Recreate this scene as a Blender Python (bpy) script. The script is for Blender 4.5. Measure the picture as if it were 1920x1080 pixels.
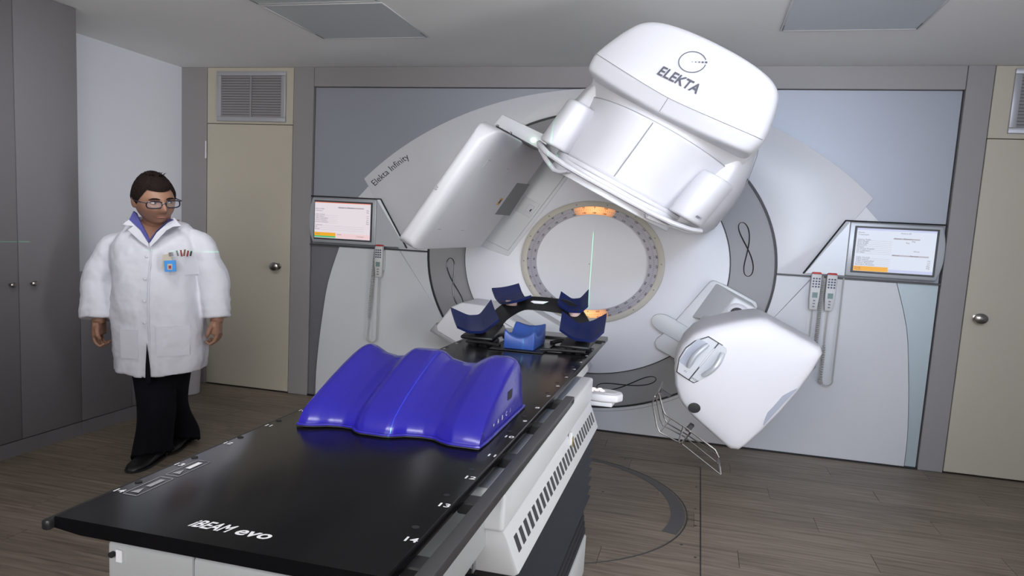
# Radiotherapy treatment room: linear accelerator, couch, walking doctor.
import bpy, bmesh, math, random
from mathutils import Vector, Matrix

for _o in list(bpy.data.objects):
    bpy.data.objects.remove(_o, do_unlink=True)
random.seed(7)
sc = bpy.context.scene
COL = sc.collection

# proportions of the place: all measures below are metres, X and Y are
# then widened by these factors (the photograph shows everything this wide)
SX, SY = 1.1816, 1.25
FX = 1419.17                     # focal length in pixels of a 1920 wide frame

# ------------------------------------------------------------ camera
cam_d = bpy.data.cameras.new('camera')
cam = bpy.data.objects.new('camera', cam_d)
COL.objects.link(cam)
sc.camera = cam
RT = Vector((0.96248487, 0.26607363, 0.05317606))
DN = Vector((0.08425502, -0.10678378, -0.99070597))
FW = Vector((-0.25792239, 0.95801986, -0.12519578))
m = Matrix.Identity(4)
for i in range(3):
    m[i][0] = RT[i]; m[i][1] = -DN[i]; m[i][2] = -FW[i]
m.translation = Vector((0.743, -5.505, 1.468))
cam.matrix_world = m
cam_d.sensor_width = 36.0
cam_d.lens = FX / 1920 * 36
cam_d.shift_x = (960 - 919.05) / 1920
cam_d.shift_y = (601.64 - 540) / 1920
cam_d.clip_start = 0.05

# ------------------------------------------------------------ world, lights, exposure
wd = bpy.data.worlds.new('world'); sc.world = wd; wd.use_nodes = True
wd.node_tree.nodes['Background'].inputs[0].default_value = (0.75, 0.8, 0.9, 1)
wd.node_tree.nodes['Background'].inputs[1].default_value = 0.15
sc.view_settings.view_transform = 'Standard'
sc.view_settings.look = 'None'
sc.view_settings.gamma = 1.0
sc.view_settings.use_curve_mapping = False
sc.view_settings.exposure = -0.20

def area(name, loc, target, sx, sy, power, col, spread=math.pi):
    ld = bpy.data.lights.new(name, 'AREA'); ld.shape = 'RECTANGLE'
    ld.size = sx; ld.size_y = sy; ld.energy = power; ld.color = col; ld.spread = spread
    ob = bpy.data.objects.new(name, ld); COL.objects.link(ob)
    ob.location = Vector((loc[0]*SX, loc[1]*SY, loc[2]))
    d = Vector((target[0]*SX, target[1]*SY, target[2])) - ob.location
    ob.rotation_euler = d.to_track_quat('-Z', 'Y').to_euler()
    return ob

area('added_fill_behind_camera', (0.2, -5.5, 1.75), (0.05, 0, 1.35), 3.0, 1.4, 40, (1.0, 0.985, 1.0), math.radians(120))  # added unseen fill from the front for bore disc and ceiling, no known opening
area('added_ceiling_fill', (-0.1, -5.45, 1.70), (-0.1, -3.6, 2.62), 1.6, 0.3, 24, (1.0, 0.99, 0.98), math.radians(90))  # added unseen fill, aimed up only to brighten the ceiling
area('added_fill_right', (3.0, -3.3, 1.20), (-0.4, -1.5, 1.25), 1.0, 2.0, 54, (0.97, 0.98, 1.0), math.radians(100))  # added unseen side fill for imaging panel and couch flank, no known doorway
area('ceiling_lamp_left', (-1.35, -2.35, 2.57), (-2.75, -0.5, 1.5), 0.7, 0.7, 9, (0.95, 0.97, 1.0), math.radians(74))
area('ceiling_lamp_right', (1.35, -4.2, 2.57), (1.05, -0.1, 1.6), 0.7, 0.7, 26, (0.64, 0.76, 1.0), math.radians(70))
area('ceiling_lamp_over_couch_foot', (0.25, -4.3, 2.57), (0.1, -0.8, 1.2), 1.4, 0.6, 22, (1.0, 0.99, 1.0), math.radians(110))

def laser(name, loc, direction, plane_axis, power, cone):
    """a room positioning laser: a lamp whose beam is one thin flat fan"""
    ld = bpy.data.lights.new(name, 'SPOT'); ld.energy = power; ld.color = (0.1, 1.0, 0.45)
    ld.shadow_soft_size = 0.0; ld.spot_size = cone; ld.spot_blend = 0.3
    ld.use_nodes = True
    nt = ld.node_tree; em = nt.nodes['Emission']
    tc = nt.nodes.new('ShaderNodeTexCoord'); sp = nt.nodes.new('ShaderNodeSeparateXYZ')
    nt.links.new(tc.outputs['Normal'], sp.inputs[0])
    ab = nt.nodes.new('ShaderNodeMath'); ab.operation = 'ABSOLUTE'
    nt.links.new(sp.outputs[plane_axis], ab.inputs[0])
    lt = nt.nodes.new('ShaderNodeMath'); lt.operation = 'LESS_THAN'; lt.inputs[1].default_value = 0.00032
    nt.links.new(ab.outputs[0], lt.inputs[0]); nt.links.new(lt.outputs[0], em.inputs['Strength'])
    ob = bpy.data.objects.new(name, ld); COL.objects.link(ob)
    ob.location = Vector((loc[0]*SX, loc[1]*SY, loc[2]))
    d = Vector(direction).normalized(); z = -d
    side = Vector((1, 0, 0)) if plane_axis == 0 else Vector((0, 0, 1))
    # the light's own axis 'plane_axis' points across the fan
    if plane_axis == 0:
        xx = side; yy = z.cross(xx)
    else:
        yy = side; xx = yy.cross(z)
    mm = Matrix.Identity(4)
    for i in range(3):
        mm[i][0] = xx[i]; mm[i][1] = yy[i]; mm[i][2] = z[i]
    mm.translation = ob.location
    ob.matrix_world = mm
    return ob

laser('sagittal_laser', (0.0, -4.6, 2.45), (0, 1.0, -0.28), 0, 1700, math.radians(60))
laser('lateral_laser', (2.85, -1.9, 1.235), (-1, 0.06, 0), 1, 1300, math.radians(16))

# ------------------------------------------------------------ materials
def mat(name, col, rough=0.5, metal=0.0, coat=0.0, var=0.0, vscale=6.0, bump=0.0, bscale=40.0,
        emis=None, estr=0.0, spec=0.5, sheen=0.0, alpha=1.0, trans=0.0):
    m = bpy.data.materials.new(name); m.use_nodes = True
    nt = m.node_tree; b = nt.nodes['Principled BSDF']
    c = (*col, 1)
    b.inputs['Base Color'].default_value = c
    b.inputs['Roughness'].default_value = rough
    b.inputs['Metallic'].default_value = metal
    b.inputs['Specular IOR Level'].default_value = spec
    b.inputs['Coat Weight'].default_value = coat
    b.inputs['Coat Roughness'].default_value = 0.05
    b.inputs['Sheen Weight'].default_value = sheen
    b.inputs['Alpha'].default_value = alpha
    b.inputs['Transmission Weight'].default_value = trans
    if emis:
        b.inputs['Emission Color'].default_value = (*emis, 1)
        b.inputs['Emission Strength'].default_value = estr
    if var or bump:
        tc = nt.nodes.new('ShaderNodeTexCoord')
    if var:
        n = nt.nodes.new('ShaderNodeTexNoise'); n.inputs['Scale'].default_value = vscale
        n.inputs['Detail'].default_value = 4
        nt.links.new(tc.outputs['Object'], n.inputs['Vector'])
        mx = nt.nodes.new('ShaderNodeMix'); mx.data_type = 'RGBA'
        mx.inputs['A'].default_value = tuple(max(0, x*(1-var)) for x in col) + (1,)
        mx.inputs['B'].default_value = tuple(min(1, x*(1+var)) for x in col) + (1,)
        nt.links.new(n.outputs['Fac'], mx.inputs['Factor'])
        nt.links.new(mx.outputs['Result'], b.inputs['Base Color'])
    if bump:
        n2 = nt.nodes.new('ShaderNodeTexNoise'); n2.inputs['Scale'].default_value = bscale
        n2.inputs['Detail'].default_value = 3
        nt.links.new(tc.outputs['Object'], n2.inputs['Vector'])
        bp = nt.nodes.new('ShaderNodeBump'); bp.inputs['Strength'].default_value = bump
        bp.inputs['Distance'].default_value = 0.01
        nt.links.new(n2.outputs['Fac'], bp.inputs['Height'])
        nt.links.new(bp.outputs['Normal'], b.inputs['Normal'])
    return m

M = {}
M['white'] = mat('white_enamel', (0.66, 0.655, 0.68), 0.42, var=0.015)
M['white2'] = mat('white_lacquer', (0.65, 0.66, 0.67), 0.42, var=0.015)
M['face'] = mat('face_plastic', (0.72, 0.72, 0.75), 0.42, var=0.015)
M['arch'] = mat('arch_lacquer', (0.62, 0.62, 0.64), 0.40, var=0.02)
M['lowpan'] = mat('lower_panel_lacquer', (0.57, 0.58, 0.60), 0.42, var=0.02)
M['steelpan'] = mat('grey_satin_panel', (0.31, 0.325, 0.36), 0.42, 0.25, var=0.03, vscale=2)
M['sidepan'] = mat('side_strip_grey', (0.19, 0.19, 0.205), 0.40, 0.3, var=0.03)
M['ring'] = mat('grey_drum', (0.27, 0.265, 0.272), 0.5, 0.0, var=0.03)
M['bezel'] = mat('silver_bezel', (0.40, 0.42, 0.44), 0.40, 0.3)
M['black'] = mat('black_seal', (0.012, 0.012, 0.013), 0.5)
M['dark'] = mat('dark_grey', (0.05, 0.05, 0.055), 0.45)
M['endshade'] = mat('white_lacquer_shaded', (0.42, 0.43, 0.43), 0.45)  # white lacquer darkened: shade of the carriage end face put into the colour
M['midgrey'] = mat('mid_grey', (0.16, 0.165, 0.175), 0.5)
M['seam'] = mat('seam_grey', (0.30, 0.30, 0.31), 0.6)
M['loop'] = mat('chrome_loop', (0.06, 0.06, 0.065), 0.25, 0.6)
M['cream'] = mat('cream_bezel', (0.50, 0.47, 0.40), 0.5, var=0.05)
M['scale'] = mat('scale_strip', (0.36, 0.34, 0.38), 0.4)
M['print'] = mat('print_black', (0.02, 0.02, 0.025), 0.6)
M['printw'] = mat('print_white', (0.80, 0.80, 0.82), 0.5)
M['printgrey'] = mat('print_grey', (0.33, 0.33, 0.36), 0.5)
M['logo'] = mat('logo_grey', (0.10, 0.10, 0.12), 0.5)
M['carbon'] = mat('black_carbon', (0.004, 0.0038, 0.0044), 0.17, spec=0.14)
M['blackm'] = mat('black_moulding', (0.012, 0.012, 0.013), 0.32)
M['railm'] = mat('rail_aluminium', (0.12, 0.12, 0.125), 0.42, 0.75)
M['bellow'] = mat('bellows_rubber', (0.018, 0.02, 0.027), 0.55, bump=0.1, bscale=60)
M['vinylb'] = mat('blue_vinyl', (0.018, 0.012, 0.29), 0.22, coat=0.12, spec=0.4, bump=0.02, bscale=300, var=0.03)
M['cup'] = mat('navy_vinyl', (0.007, 0.014, 0.078), 0.38, var=0.12, vscale=12, bump=0.05, bscale=160)
M['headr'] = mat('mid_blue_vinyl', (0.028, 0.075, 0.30), 0.40, var=0.06)
M['chrome'] = mat('chrome_wire', (0.55, 0.54, 0.53), 0.22, 1.0)
M['knob'] = mat('brushed_knob', (0.30, 0.28, 0.26), 0.28, 1.0)
M['taupe'] = mat('taupe_laminate', (0.26, 0.245, 0.245), 0.5, var=0.03)
M['doorc'] = mat('cream_laminate', (0.46, 0.42, 0.34), 0.5, var=0.03, vscale=2)
M['wallw'] = mat('white_paint', (0.70, 0.72, 0.78), 0.8, var=0.015, vscale=2, bump=0.02, bscale=150)
M['ceil'] = mat('ceiling_paint', (0.86, 0.86, 0.85), 0.7, var=0.015, vscale=1.5)
M['cab'] = mat('cabinet_laminate', (0.165, 0.158, 0.166), 0.45, var=0.015)
M['worktop'] = mat('worktop_laminate', (0.24, 0.215, 0.20), 0.5, var=0.08)
M['diff'] = mat('diffuser_acrylic', (0.52, 0.56, 0.58), 0.35)
M['frame'] = mat('white_frame', (0.60, 0.60, 0.61), 0.4)
M['alu'] = mat('grille_aluminium', (0.42, 0.42, 0.44), 0.45, 0.4)
M['slat'] = mat('grille_slat', (0.30, 0.285, 0.29), 0.5, 0.2)
M['floorm'] = mat('subfloor', (0.12, 0.095, 0.075), 0.7)
M['strip'] = mat('floor_insert_grey', (0.095, 0.093, 0.095), 0.5, var=0.05)
M['pend'] = mat('pendant_grey', (0.55, 0.55, 0.55), 0.45)
M['cable'] = mat('cable_grey', (0.40, 0.395, 0.385), 0.5)
M['red'] = mat('red_plastic', (0.45, 0.03, 0.025), 0.4)
M['lcd'] = mat('lcd_green', (0.16, 0.24, 0.22), 0.3)
M['btn'] = mat('button_navy', (0.05, 0.06, 0.12), 0.5)
M['gold'] = mat('brass_catch', (0.65, 0.5, 0.2), 0.35, 0.8)
M['orangelab'] = mat('amber_label', (0.62, 0.33, 0.05), 0.5)
M['led'] = mat('green_led', (0.3, 1, 0.6), 0.4, emis=(0.45, 1.0, 0.7), estr=5.0)
M['pinkled'] = mat('pink_key_light', (1, 0.8, 0.85), 0.4, emis=(1.0, 0.72, 0.75), estr=1.6)
M['screenL'] = mat('screen_pink', (0.02, 0.02, 0.02), 0.3, emis=(0.91, 0.83, 0.88), estr=0.95)
M['screenR'] = mat('screen_blue', (0.02, 0.02, 0.02), 0.3, emis=(0.80, 0.86, 1.0), estr=0.95)
M['scr_or'] = mat('screen_orange', (0.02, 0.02, 0.02), 0.3, emis=(1.0, 0.47, 0.02), estr=0.95)
M['scr_gr'] = mat('screen_green', (0.02, 0.02, 0.02), 0.3, emis=(0.09, 0.62, 0.24), estr=0.9)
M['scr_ink'] = mat('screen_ink', (0.02, 0.02, 0.02), 0.3, emis=(0.16, 0.14, 0.20), estr=0.8)
M['scr_line'] = mat('screen_line', (0.02, 0.02, 0.02), 0.3, emis=(0.55, 0.50, 0.55), estr=0.8)
M['scr_pink'] = mat('screen_rose', (0.02, 0.02, 0.02), 0.3, emis=(1.0, 0.72, 0.74), estr=0.95)
M['scr_red'] = mat('screen_redline', (0.02, 0.02, 0.02), 0.3, emis=(0.95, 0.30, 0.2), estr=0.9)
M['scr_lav'] = mat('screen_lavender', (0.02, 0.02, 0.02), 0.3, emis=(0.66, 0.72, 1.0), estr=0.9)
M['skin'] = mat('skin', (0.29, 0.150, 0.098), 0.5, var=0.06, vscale=30, bump=0.03, bscale=250)
M['coat'] = mat('coat_cotton', (0.66, 0.66, 0.72), 0.85, var=0.03, vscale=9, bump=0.10, bscale=14)
M['shirt'] = mat('purple_shirt', (0.085, 0.085, 0.30), 0.8)
M['trouser'] = mat('black_trousers', (0.004, 0.004, 0.007), 0.95, spec=0.2)
M['shoe'] = mat('black_shoe', (0.008, 0.008, 0.009), 0.4)
M['hair'] = mat('dark_brown_hair', (0.012, 0.007, 0.0055), 0.8, spec=0.15, var=0.4, vscale=60, bump=0.5, bscale=90)
M['glass_f'] = mat('spectacle_frame', (0.015, 0.013, 0.030), 0.25)
M['lens'] = mat('spectacle_lens', (0.9, 0.9, 0.95), 0.05, alpha=0.05)
M['eyew'] = mat('eye_white', (0.62, 0.58, 0.55), 0.3)
M['iris'] = mat('iris_dark', (0.02, 0.012, 0.01), 0.2)
M['lip'] = mat('lip', (0.30, 0.12, 0.09), 0.5)
M['badgeb'] = mat('badge_blue', (0.05, 0.30, 0.75), 0.4)
M['badgec'] = mat('badge_cream', (0.55, 0.50, 0.40), 0.5)
M['penr'] = mat('pen_red', (0.30, 0.03, 0.03), 0.4)
M['penb'] = mat('pen_brown', (0.22, 0.09, 0.04), 0.4)
M['binm'] = mat('bin_plastic', (0.50, 0.48, 0.51), 0.5)
M['clear'] = mat('clear_acrylic', (0.75, 0.55, 0.50), 0.15, alpha=0.7)
M['bluegrey'] = mat('pale_blue_grey', (0.38, 0.41, 0.48), 0.35, 0.3)
M['drawer'] = mat('drawer_grey', (0.55, 0.57, 0.60), 0.38, 0.2)
M['sock'] = mat('black_sock', (0.006, 0.006, 0.008), 0.9)
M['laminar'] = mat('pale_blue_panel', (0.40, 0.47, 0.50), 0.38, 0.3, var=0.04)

def wood():
    m = bpy.data.materials.new('vinyl_wood_plank'); m.use_nodes = True
    nt = m.node_tree; b = nt.nodes['Principled BSDF']
    tc = nt.nodes.new('ShaderNodeTexCoord'); oi = nt.nodes.new('ShaderNodeObjectInfo')
    mp = nt.nodes.new('ShaderNodeMapping'); mp.inputs['Scale'].default_value = (1.3, 22, 1)
    ad = nt.nodes.new('ShaderNodeVectorMath'); ad.operation = 'ADD'
    cmb = nt.nodes.new('ShaderNodeCombineXYZ')
    mul = nt.nodes.new('ShaderNodeMath'); mul.operation = 'MULTIPLY'; mul.inputs[1].default_value = 37
    nt.links.new(oi.outputs['Random'], mul.inputs[0])
    nt.links.new(mul.outputs[0], cmb.inputs[0]); nt.links.new(mul.outputs[0], cmb.inputs[1])
    nt.links.new(tc.outputs['Object'], ad.inputs[0]); nt.links.new(cmb.outputs[0], ad.inputs[1])
    nt.links.new(ad.outputs[0], mp.inputs['Vector'])
    n = nt.nodes.new('ShaderNodeTexNoise'); n.inputs['Scale'].default_value = 2.2
    n.inputs['Detail'].default_value = 6; n.inputs['Distortion'].default_value = 0.7
    nt.links.new(mp.outputs[0], n.inputs['Vector'])
    cr = nt.nodes.new('ShaderNodeValToRGB')
    cr.color_ramp.elements[0].position = 0.28; cr.color_ramp.elements[0].color = (0.125, 0.094, 0.068, 1)
    cr.color_ramp.elements[1].position = 0.72; cr.color_ramp.elements[1].color = (0.295, 0.240, 0.188, 1)
    nt.links.new(n.outputs['Fac'], cr.inputs['Fac'])
    hv = nt.nodes.new('ShaderNodeHueSaturation')
    mr = nt.nodes.new('ShaderNodeMapRange'); mr.inputs['To Min'].default_value = 0.88; mr.inputs['To Max'].default_value = 1.10
    nt.links.new(oi.outputs['Random'], mr.inputs['Value']); nt.links.new(mr.outputs[0], hv.inputs['Value'])
    nt.links.new(cr.outputs['Color'], hv.inputs['Color']); nt.links.new(hv.outputs[0], b.inputs['Base Color'])
    b.inputs['Roughness'].default_value = 0.5
    bp = nt.nodes.new('ShaderNodeBump'); bp.inputs['Strength'].default_value = 0.08; bp.inputs['Distance'].default_value = 0.002
    nt.links.new(n.outputs['Fac'], bp.inputs['Height']); nt.links.new(bp.outputs[0], b.inputs['Normal'])
    return m
M['wood'] = wood()

def lampwin():
    """scale window lit from behind by a small lamp; brightest next to the lamp"""
    m = bpy.data.materials.new('lamp_lit_scale'); m.use_nodes = True
    nt = m.node_tree; b = nt.nodes['Principled BSDF']
    tc = nt.nodes.new('ShaderNodeTexCoord'); ln = nt.nodes.new('ShaderNodeVectorMath'); ln.operation = 'LENGTH'
    mp = nt.nodes.new('ShaderNodeMapping'); mp.inputs['Scale'].default_value = (0.62, 1, 1.5)
    nt.links.new(tc.outputs['Object'], mp.inputs[0]); nt.links.new(mp.outputs[0], ln.inputs[0])
    cr = nt.nodes.new('ShaderNodeValToRGB'); e = cr.color_ramp.elements
    e[0].position = 0.0; e[0].color = (1.0, 0.62, 0.20, 1)
    e[1].position = 0.115; e[1].color = (0.10, 0.055, 0.045, 1)
    x = cr.color_ramp.elements.new(0.05); x.color = (0.95, 0.36, 0.08, 1)
    nt.links.new(ln.outputs['Value'], cr.inputs['Fac'])
    nt.links.new(cr.outputs['Color'], b.inputs['Emission Color'])
    b.inputs['Emission Strength'].default_value = 1.15
    b.inputs['Base Color'].default_value = (0.30, 0.22, 0.18, 1)
    return m
M['lampwin'] = lampwin()

# ------------------------------------------------------------ building helpers
TH = math.radians(30)
CT, ST = math.cos(TH), math.sin(TH)
ISO = 1.24
def GF(p):
    """gantry frame (tangential u, depth y, radial r) -> room"""
    u, y, r = p
    return (u*CT + r*ST, y, ISO - u*ST + r*CT)

ORG = {}
def _tag(o, label, cat, group=None, kind=None):
    if label: o['label'] = label
    if cat: o['category'] = cat
    if group: o['group'] = group
    if kind: o['kind'] = kind
    return o

def thing(name, loc, label, cat, group=None, kind=None):
    o = bpy.data.objects.new(name, None); COL.objects.link(o)
    o.empty_display_size = 0.1
    w = Vector((loc[0]*SX, loc[1]*SY, loc[2])); o.location = w; ORG[o] = w
    return _tag(o, label, cat, group, kind)

class MB:
    def __init__(self): self.v = []; self.f = []
    def add(self, vs, fs):
        n = len(self.v); self.v += [tuple(p) for p in vs]; self.f += [tuple(i+n for i in f) for f in fs]; return self
    def box(self, lo, hi):
        (a, b, c), (d, e, f) = lo, hi
        return self.add([(a,b,c),(d,b,c),(d,e,c),(a,e,c),(a,b,f),(d,b,f),(d,e,f),(a,e,f)],
                        [(0,3,2,1),(4,5,6,7),(0,1,5,4),(1,2,6,5),(2,3,7,6),(3,0,4,7)])
    def prism(self, poly, y0, y1):
        """poly of (x,z) points, extruded along y"""
        n = len(poly)
        vs = [(x, y0, z) for x, z in poly] + [(x, y1, z) for x, z in poly]
        fs = [tuple(range(n)), tuple(range(2*n-1, n-1, -1))]
        fs += [(i, i+n, (i+1) % n+n, (i+1) % n) for i in range(n)]
        return self.add(vs, fs)
    def loft(self, rings, caps=True, closed=True):
        n = len(rings[0]); vs = [p for r in rings for p in r]; fs = []
        for k in range(len(rings)-1):
            for i in range(n if closed else n-1):
                j = (i+1) % n
                fs.append((k*n+i, k*n+j, (k+1)*n+j, (k+1)*n+i))
        if caps and closed:
            fs.append(tuple(reversed(range(n)))); o = (len(rings)-1)*n; fs.append(tuple(range(o, o+n)))
        return self.add(vs, fs)
    def tube(self, path, r, n=8, closed=False):
        P = [Vector(p) for p in path]; rr = r if isinstance(r, (list, tuple)) else [r]*len(P)
        rings = []; prev = None
        for i, p in enumerate(P):
            a = P[i-1] if (i > 0 or closed) else P[i]
            b = P[(i+1) % len(P)] if (i < len(P)-1 or closed) else P[i]
            t = (b-a).normalized()
            if prev is None:
                h = Vector((0, 0, 1)) if abs(t.z) < 0.9 else Vector((1, 0, 0))
                x = t.cross(h).normalized()
            else:
                x = (prev - t*prev.dot(t)); x = x.normalized() if x.length > 1e-6 else t.orthogonal().normalized()
            prev = x; y = t.cross(x)
            rings.append([tuple(p + (x*math.cos(q)+y*math.sin(q))*rr[i]) for q in [2*math.pi*k/n for k in range(n)]])
        if closed:
            rings.append(rings[0]); return self.loft(rings, caps=False)
        return self.loft(rings)
    def lathe(self, prof, c=(0, 0, 0), n=24, axis='z'):
        rings = []
        for r, h in prof:
            ring = []
            for k in range(n):
                q = 2*math.pi*k/n; a, b = r*math.cos(q), r*math.sin(q)
                ring.append((c[0]+a, c[1]+b, c[2]+h) if axis == 'z' else ((c[0]+a, c[1]+h, c[2]+b) if axis == 'y' else (c[0]+h, c[1]+a, c[2]+b)))
            rings.append(ring)
        return self.loft(rings)
    def annulus(self, r0, r1, y0, y1, c=(0, 0), n=96, a0=0.0, a1=2*math.pi):
        full = abs(a1-a0-2*math.pi) < 1e-6
        k = n if full else n+1
        q = [a0+(a1-a0)*i/n for i in range(k)]
        def ring(r, y): return [(c[0]+r*math.sin(t), y, c[1]+r*math.cos(t)) for t in q]
        A, B, C, D = ring(r0, y0), ring(r1, y0), ring(r1, y1), ring(r0, y1)
        vs = A+B+C+D; fs = []
        for i in range(k if full else k-1):
            j = (i+1) % k
            for s in range(4):
                t = (s+1) % 4
                fs.append((s*k+i, s*k+j, t*k+j, t*k+i))
        if not full:
            fs += [(0, k, 2*k, 3*k), (k-1, 4*k-1, 3*k-1, 2*k-1)]
        return self.add(vs, fs)
    def build(self, name, ma, parent=None, xf=None, bevel=0.0, seg=3, smooth=35, label=None, cat=None,
              group=None, kind=None, org=None, sub=0):
        V = [xf(p) for p in self.v] if xf else self.v
        bm = bmesh.new()
        bv = [bm.verts.new(p) for p in V]
        for f in self.f:
            try: bm.faces.new([bv[i] for i in f])
            except ValueError: pass
        bmesh.ops.remove_doubles(bm, verts=bm.verts, dist=1e-6)
        bmesh.ops.recalc_face_normals(bm, faces=bm.faces)
        if bevel:
            es = [e for e in bm.edges if len(e.link_faces) == 2 and e.calc_face_angle(0) > math.radians(28)]
            bmesh.ops.bevel(bm, geom=es, offset=bevel, segments=seg, profile=0.5, affect='EDGES', clamp_overlap=True)
        for v in bm.verts: v.co = Vector((v.co.x*SX, v.co.y*SY, v.co.z))
        lo = Vector([min(v.co[i] for v in bm.verts) for i in range(3)])
        hi = Vector([max(v.co[i] for v in bm.verts) for i in range(3)])
        o_ = Vector((org[0]*SX, org[1]*SY, org[2])) if org else (lo+hi)/2
        if not org and parent is None: o_.z = lo.z
        for v in bm.verts: v.co -= o_
        me = bpy.data.meshes.new(name); bm.to_mesh(me); bm.free()
        me.materials.append(M[ma] if isinstance(ma, str) else ma)
        for p in me.polygons: p.use_smooth = True
        me.set_sharp_from_angle(angle=math.radians(smooth))
        ob = bpy.data.objects.new(name, me); COL.objects.link(ob)
        ORG[ob] = o_
        if parent is not None:
            ob.parent = parent; ob.location = o_ - ORG[parent]
        else:
            ob.location = o_
        if sub:
            s = ob.modifiers.new('smooth', 'SUBSURF'); s.levels = sub; s.render_levels = sub
        return _tag(ob, label, cat, group, kind)

def copy_part(ob, parent, loc, name=None):
    """another object sharing the mesh, placed at room position loc"""
    c = ob.copy(); COL.objects.link(c)
    if name: c.name = name
    w = Vector((loc[0]*SX, loc[1]*SY, loc[2])); ORG[c] = w
    c.parent = parent
    c.location = w - ORG[parent] if parent is not None else w
    return c

def crom(pts, n, closed=True):
    """smooth curve through points"""
    P = [Vector(p) for p in pts]; out = []; k = len(P)
    segs = k if closed else k-1
    per = max(1, n//segs)
    for i in range(segs):
        if closed: a, b, c, d = P[i-1], P[i], P[(i+1) % k], P[(i+2) % k]
        else: a, b, c, d = P[max(i-1, 0)], P[i], P[i+1], P[min(i+2, k-1)]
        for s in range(per):
            t = s/per
            out.append(0.5*((2*b)+(c-a)*t+(2*a-5*b+4*c-d)*t*t+(3*b-a-3*c+d)*t**3))
    if not closed: out.append(P[-1])
    return [tuple(p) for p in out]

# flat lettering
_texts = {}
def prep_texts(items):
    obs = []
    for s in items:
        for bold in (False, True):
            cu = bpy.data.curves.new('t', 'FONT'); cu.body = s; cu.size = 1.0
            cu.align_x = 'LEFT'; cu.resolution_u = 3
            if bold: cu.offset = 0.022
            ob = bpy.data.objects.new('t', cu); COL.objects.link(ob); obs.append((s, bold, ob, cu))
    dg = bpy.context.evaluated_depsgraph_get()
    for s, bold, ob, cu in obs:
        me = bpy.data.meshes.new_from_object(ob.evaluated_get(dg))
        vs = [(v.co.x, v.co.y) for v in me.vertices]; fs = [tuple(p.vertices) for p in me.polygons]
        x0 = min(v[0] for v in vs); x1 = max(v[0] for v in vs)
        _texts[s, bold] = ([(x-x0, y) for x, y in vs], fs, x1-x0)
        bpy.data.meshes.remove(me)
    for s, bold, ob, cu in obs:
        bpy.data.objects.remove(ob); bpy.data.curves.remove(cu)

def text(mb, s, fn, size, align=0.0, wide=1.0, shear=0.0, bold=0.0, fit=None):
    """add lettering; fn maps (x along line, y up) to a point in the room"""
    vs, fs, w = _texts[s, bool(bold)]
    if fit: wide = fit/(w*size)
    mb.add([fn((x-w*align)*size*wide+y*size*shear, y*size) for x, y in vs], fs)
    return mb

# ============================================================ the room
CEIL = 2.618
XL, XR, YF = -2.94, 3.05, -5.6          # left wall, right wall, wall behind the camera

# ---- floor: sub-floor slab and single planks
floor = MB().box((XL-.1, YF-.1, -0.06), (XR+.1, 0.12, -0.004)).build('floor', 'floorm', label='brown wood-look plank floor of the treatment room', kind='structure', org=(0, -2, 0))
PW, PL = 0.165, 1.22
protos = []
def plank_mesh(L):
    return MB().box((-L/2, -PW/2+0.0005, -0.004), (L/2, PW/2-0.0005, 0.0))
first = None
plist = []
row = 0
y = -0.005
while y-PW > -3.35:
    yc = y-PW/2
    off = (row*0.43) % 1.0*PL
    x = XL-off
    while x < XR:
        a, b = max(x+0.001, XL), min(x+PL-0.001, XR)
        if b-a > 0.12: plist.append(((a+b)/2, yc, b-a))
        x += PL
    y -= PW; row += 1
pm = {}
for (xc, yc, L) in plist:
    key = round(L, 3)
    if key not in pm:
        o = MB().box((xc-L/2, yc-PW/2+0.0005, -0.004), (xc+L/2, yc+PW/2-0.0005, 0.0)).build('plank', 'wood', floor)
        pm[key] = (o, ORG[o].z)
    else:
        o, z = pm[key]
        copy_part(o, floor, (xc, yc, z))
MB().box((XL, YF, -0.004), (XR, y, 0.0)).build('rear_planks', 'wood', floor, kind='stuff')
# grey insert curve of the turntable pit, its thin metal edge and the cut of the pit cover
ICY = -1.225
def pit(q, r): return (r*math.sin(q), ICY+r*math.cos(q))
def flat_arc(mb, r0, r1, q0, q1, z0, z1, n=48):
    rings = []
    for i in range(n+1):
        q = q0+(q1-q0)*i/n
        ra = r0 if not callable(r0) else r0(i/n)
        (a, b), (c, d) = pit(q, ra), pit(q, r1)
        rings.append([(a, b, z0), (c, d, z0), (c, d, z1), (a, b, z1)])
    return mb.loft(rings)
flat_arc(MB(), lambda t: 0.665-0.06*min(1, 0.25+t), 0.668, math.radians(4), math.radians(108), 0.0002, 0.0016).build('turntable_insert', 'strip', floor, label='dark grey curved insert strip')
flat_arc(MB(), 0.675, 0.681, math.radians(4), math.radians(176), 0.0002, 0.002).build('turntable_edge', 'railm', floor)
MB().box((0.7325, -3.2, 0.0002), (0.7375, -0.47, 0.0012)).build('pit_cover_joint', 'black', floor)
MB().box((0.30, -0.4735, 0.0002), (0.7375, -0.4705, 0.0012)).build('pit_cover_joint', 'black', floor)
MB().box((0.675, -1.243, 0.0002), (0.735, -1.240, 0.0012)).build('pit_cover_joint', 'black', floor)
for px in [(0.715, -0.80), (0.712, -1.10), (0.713, -1.30), (0.66, -1.52), (0.715, -1.62), (0.33, -0.50), (0.28, -1.05)]:
    MB().lathe([(0.006, 0.0002), (0.006, 0.0014), (0.001, 0.0018)], (px[0], px[1], 0), 8).build('floor_screw', 'dark', floor)

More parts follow.
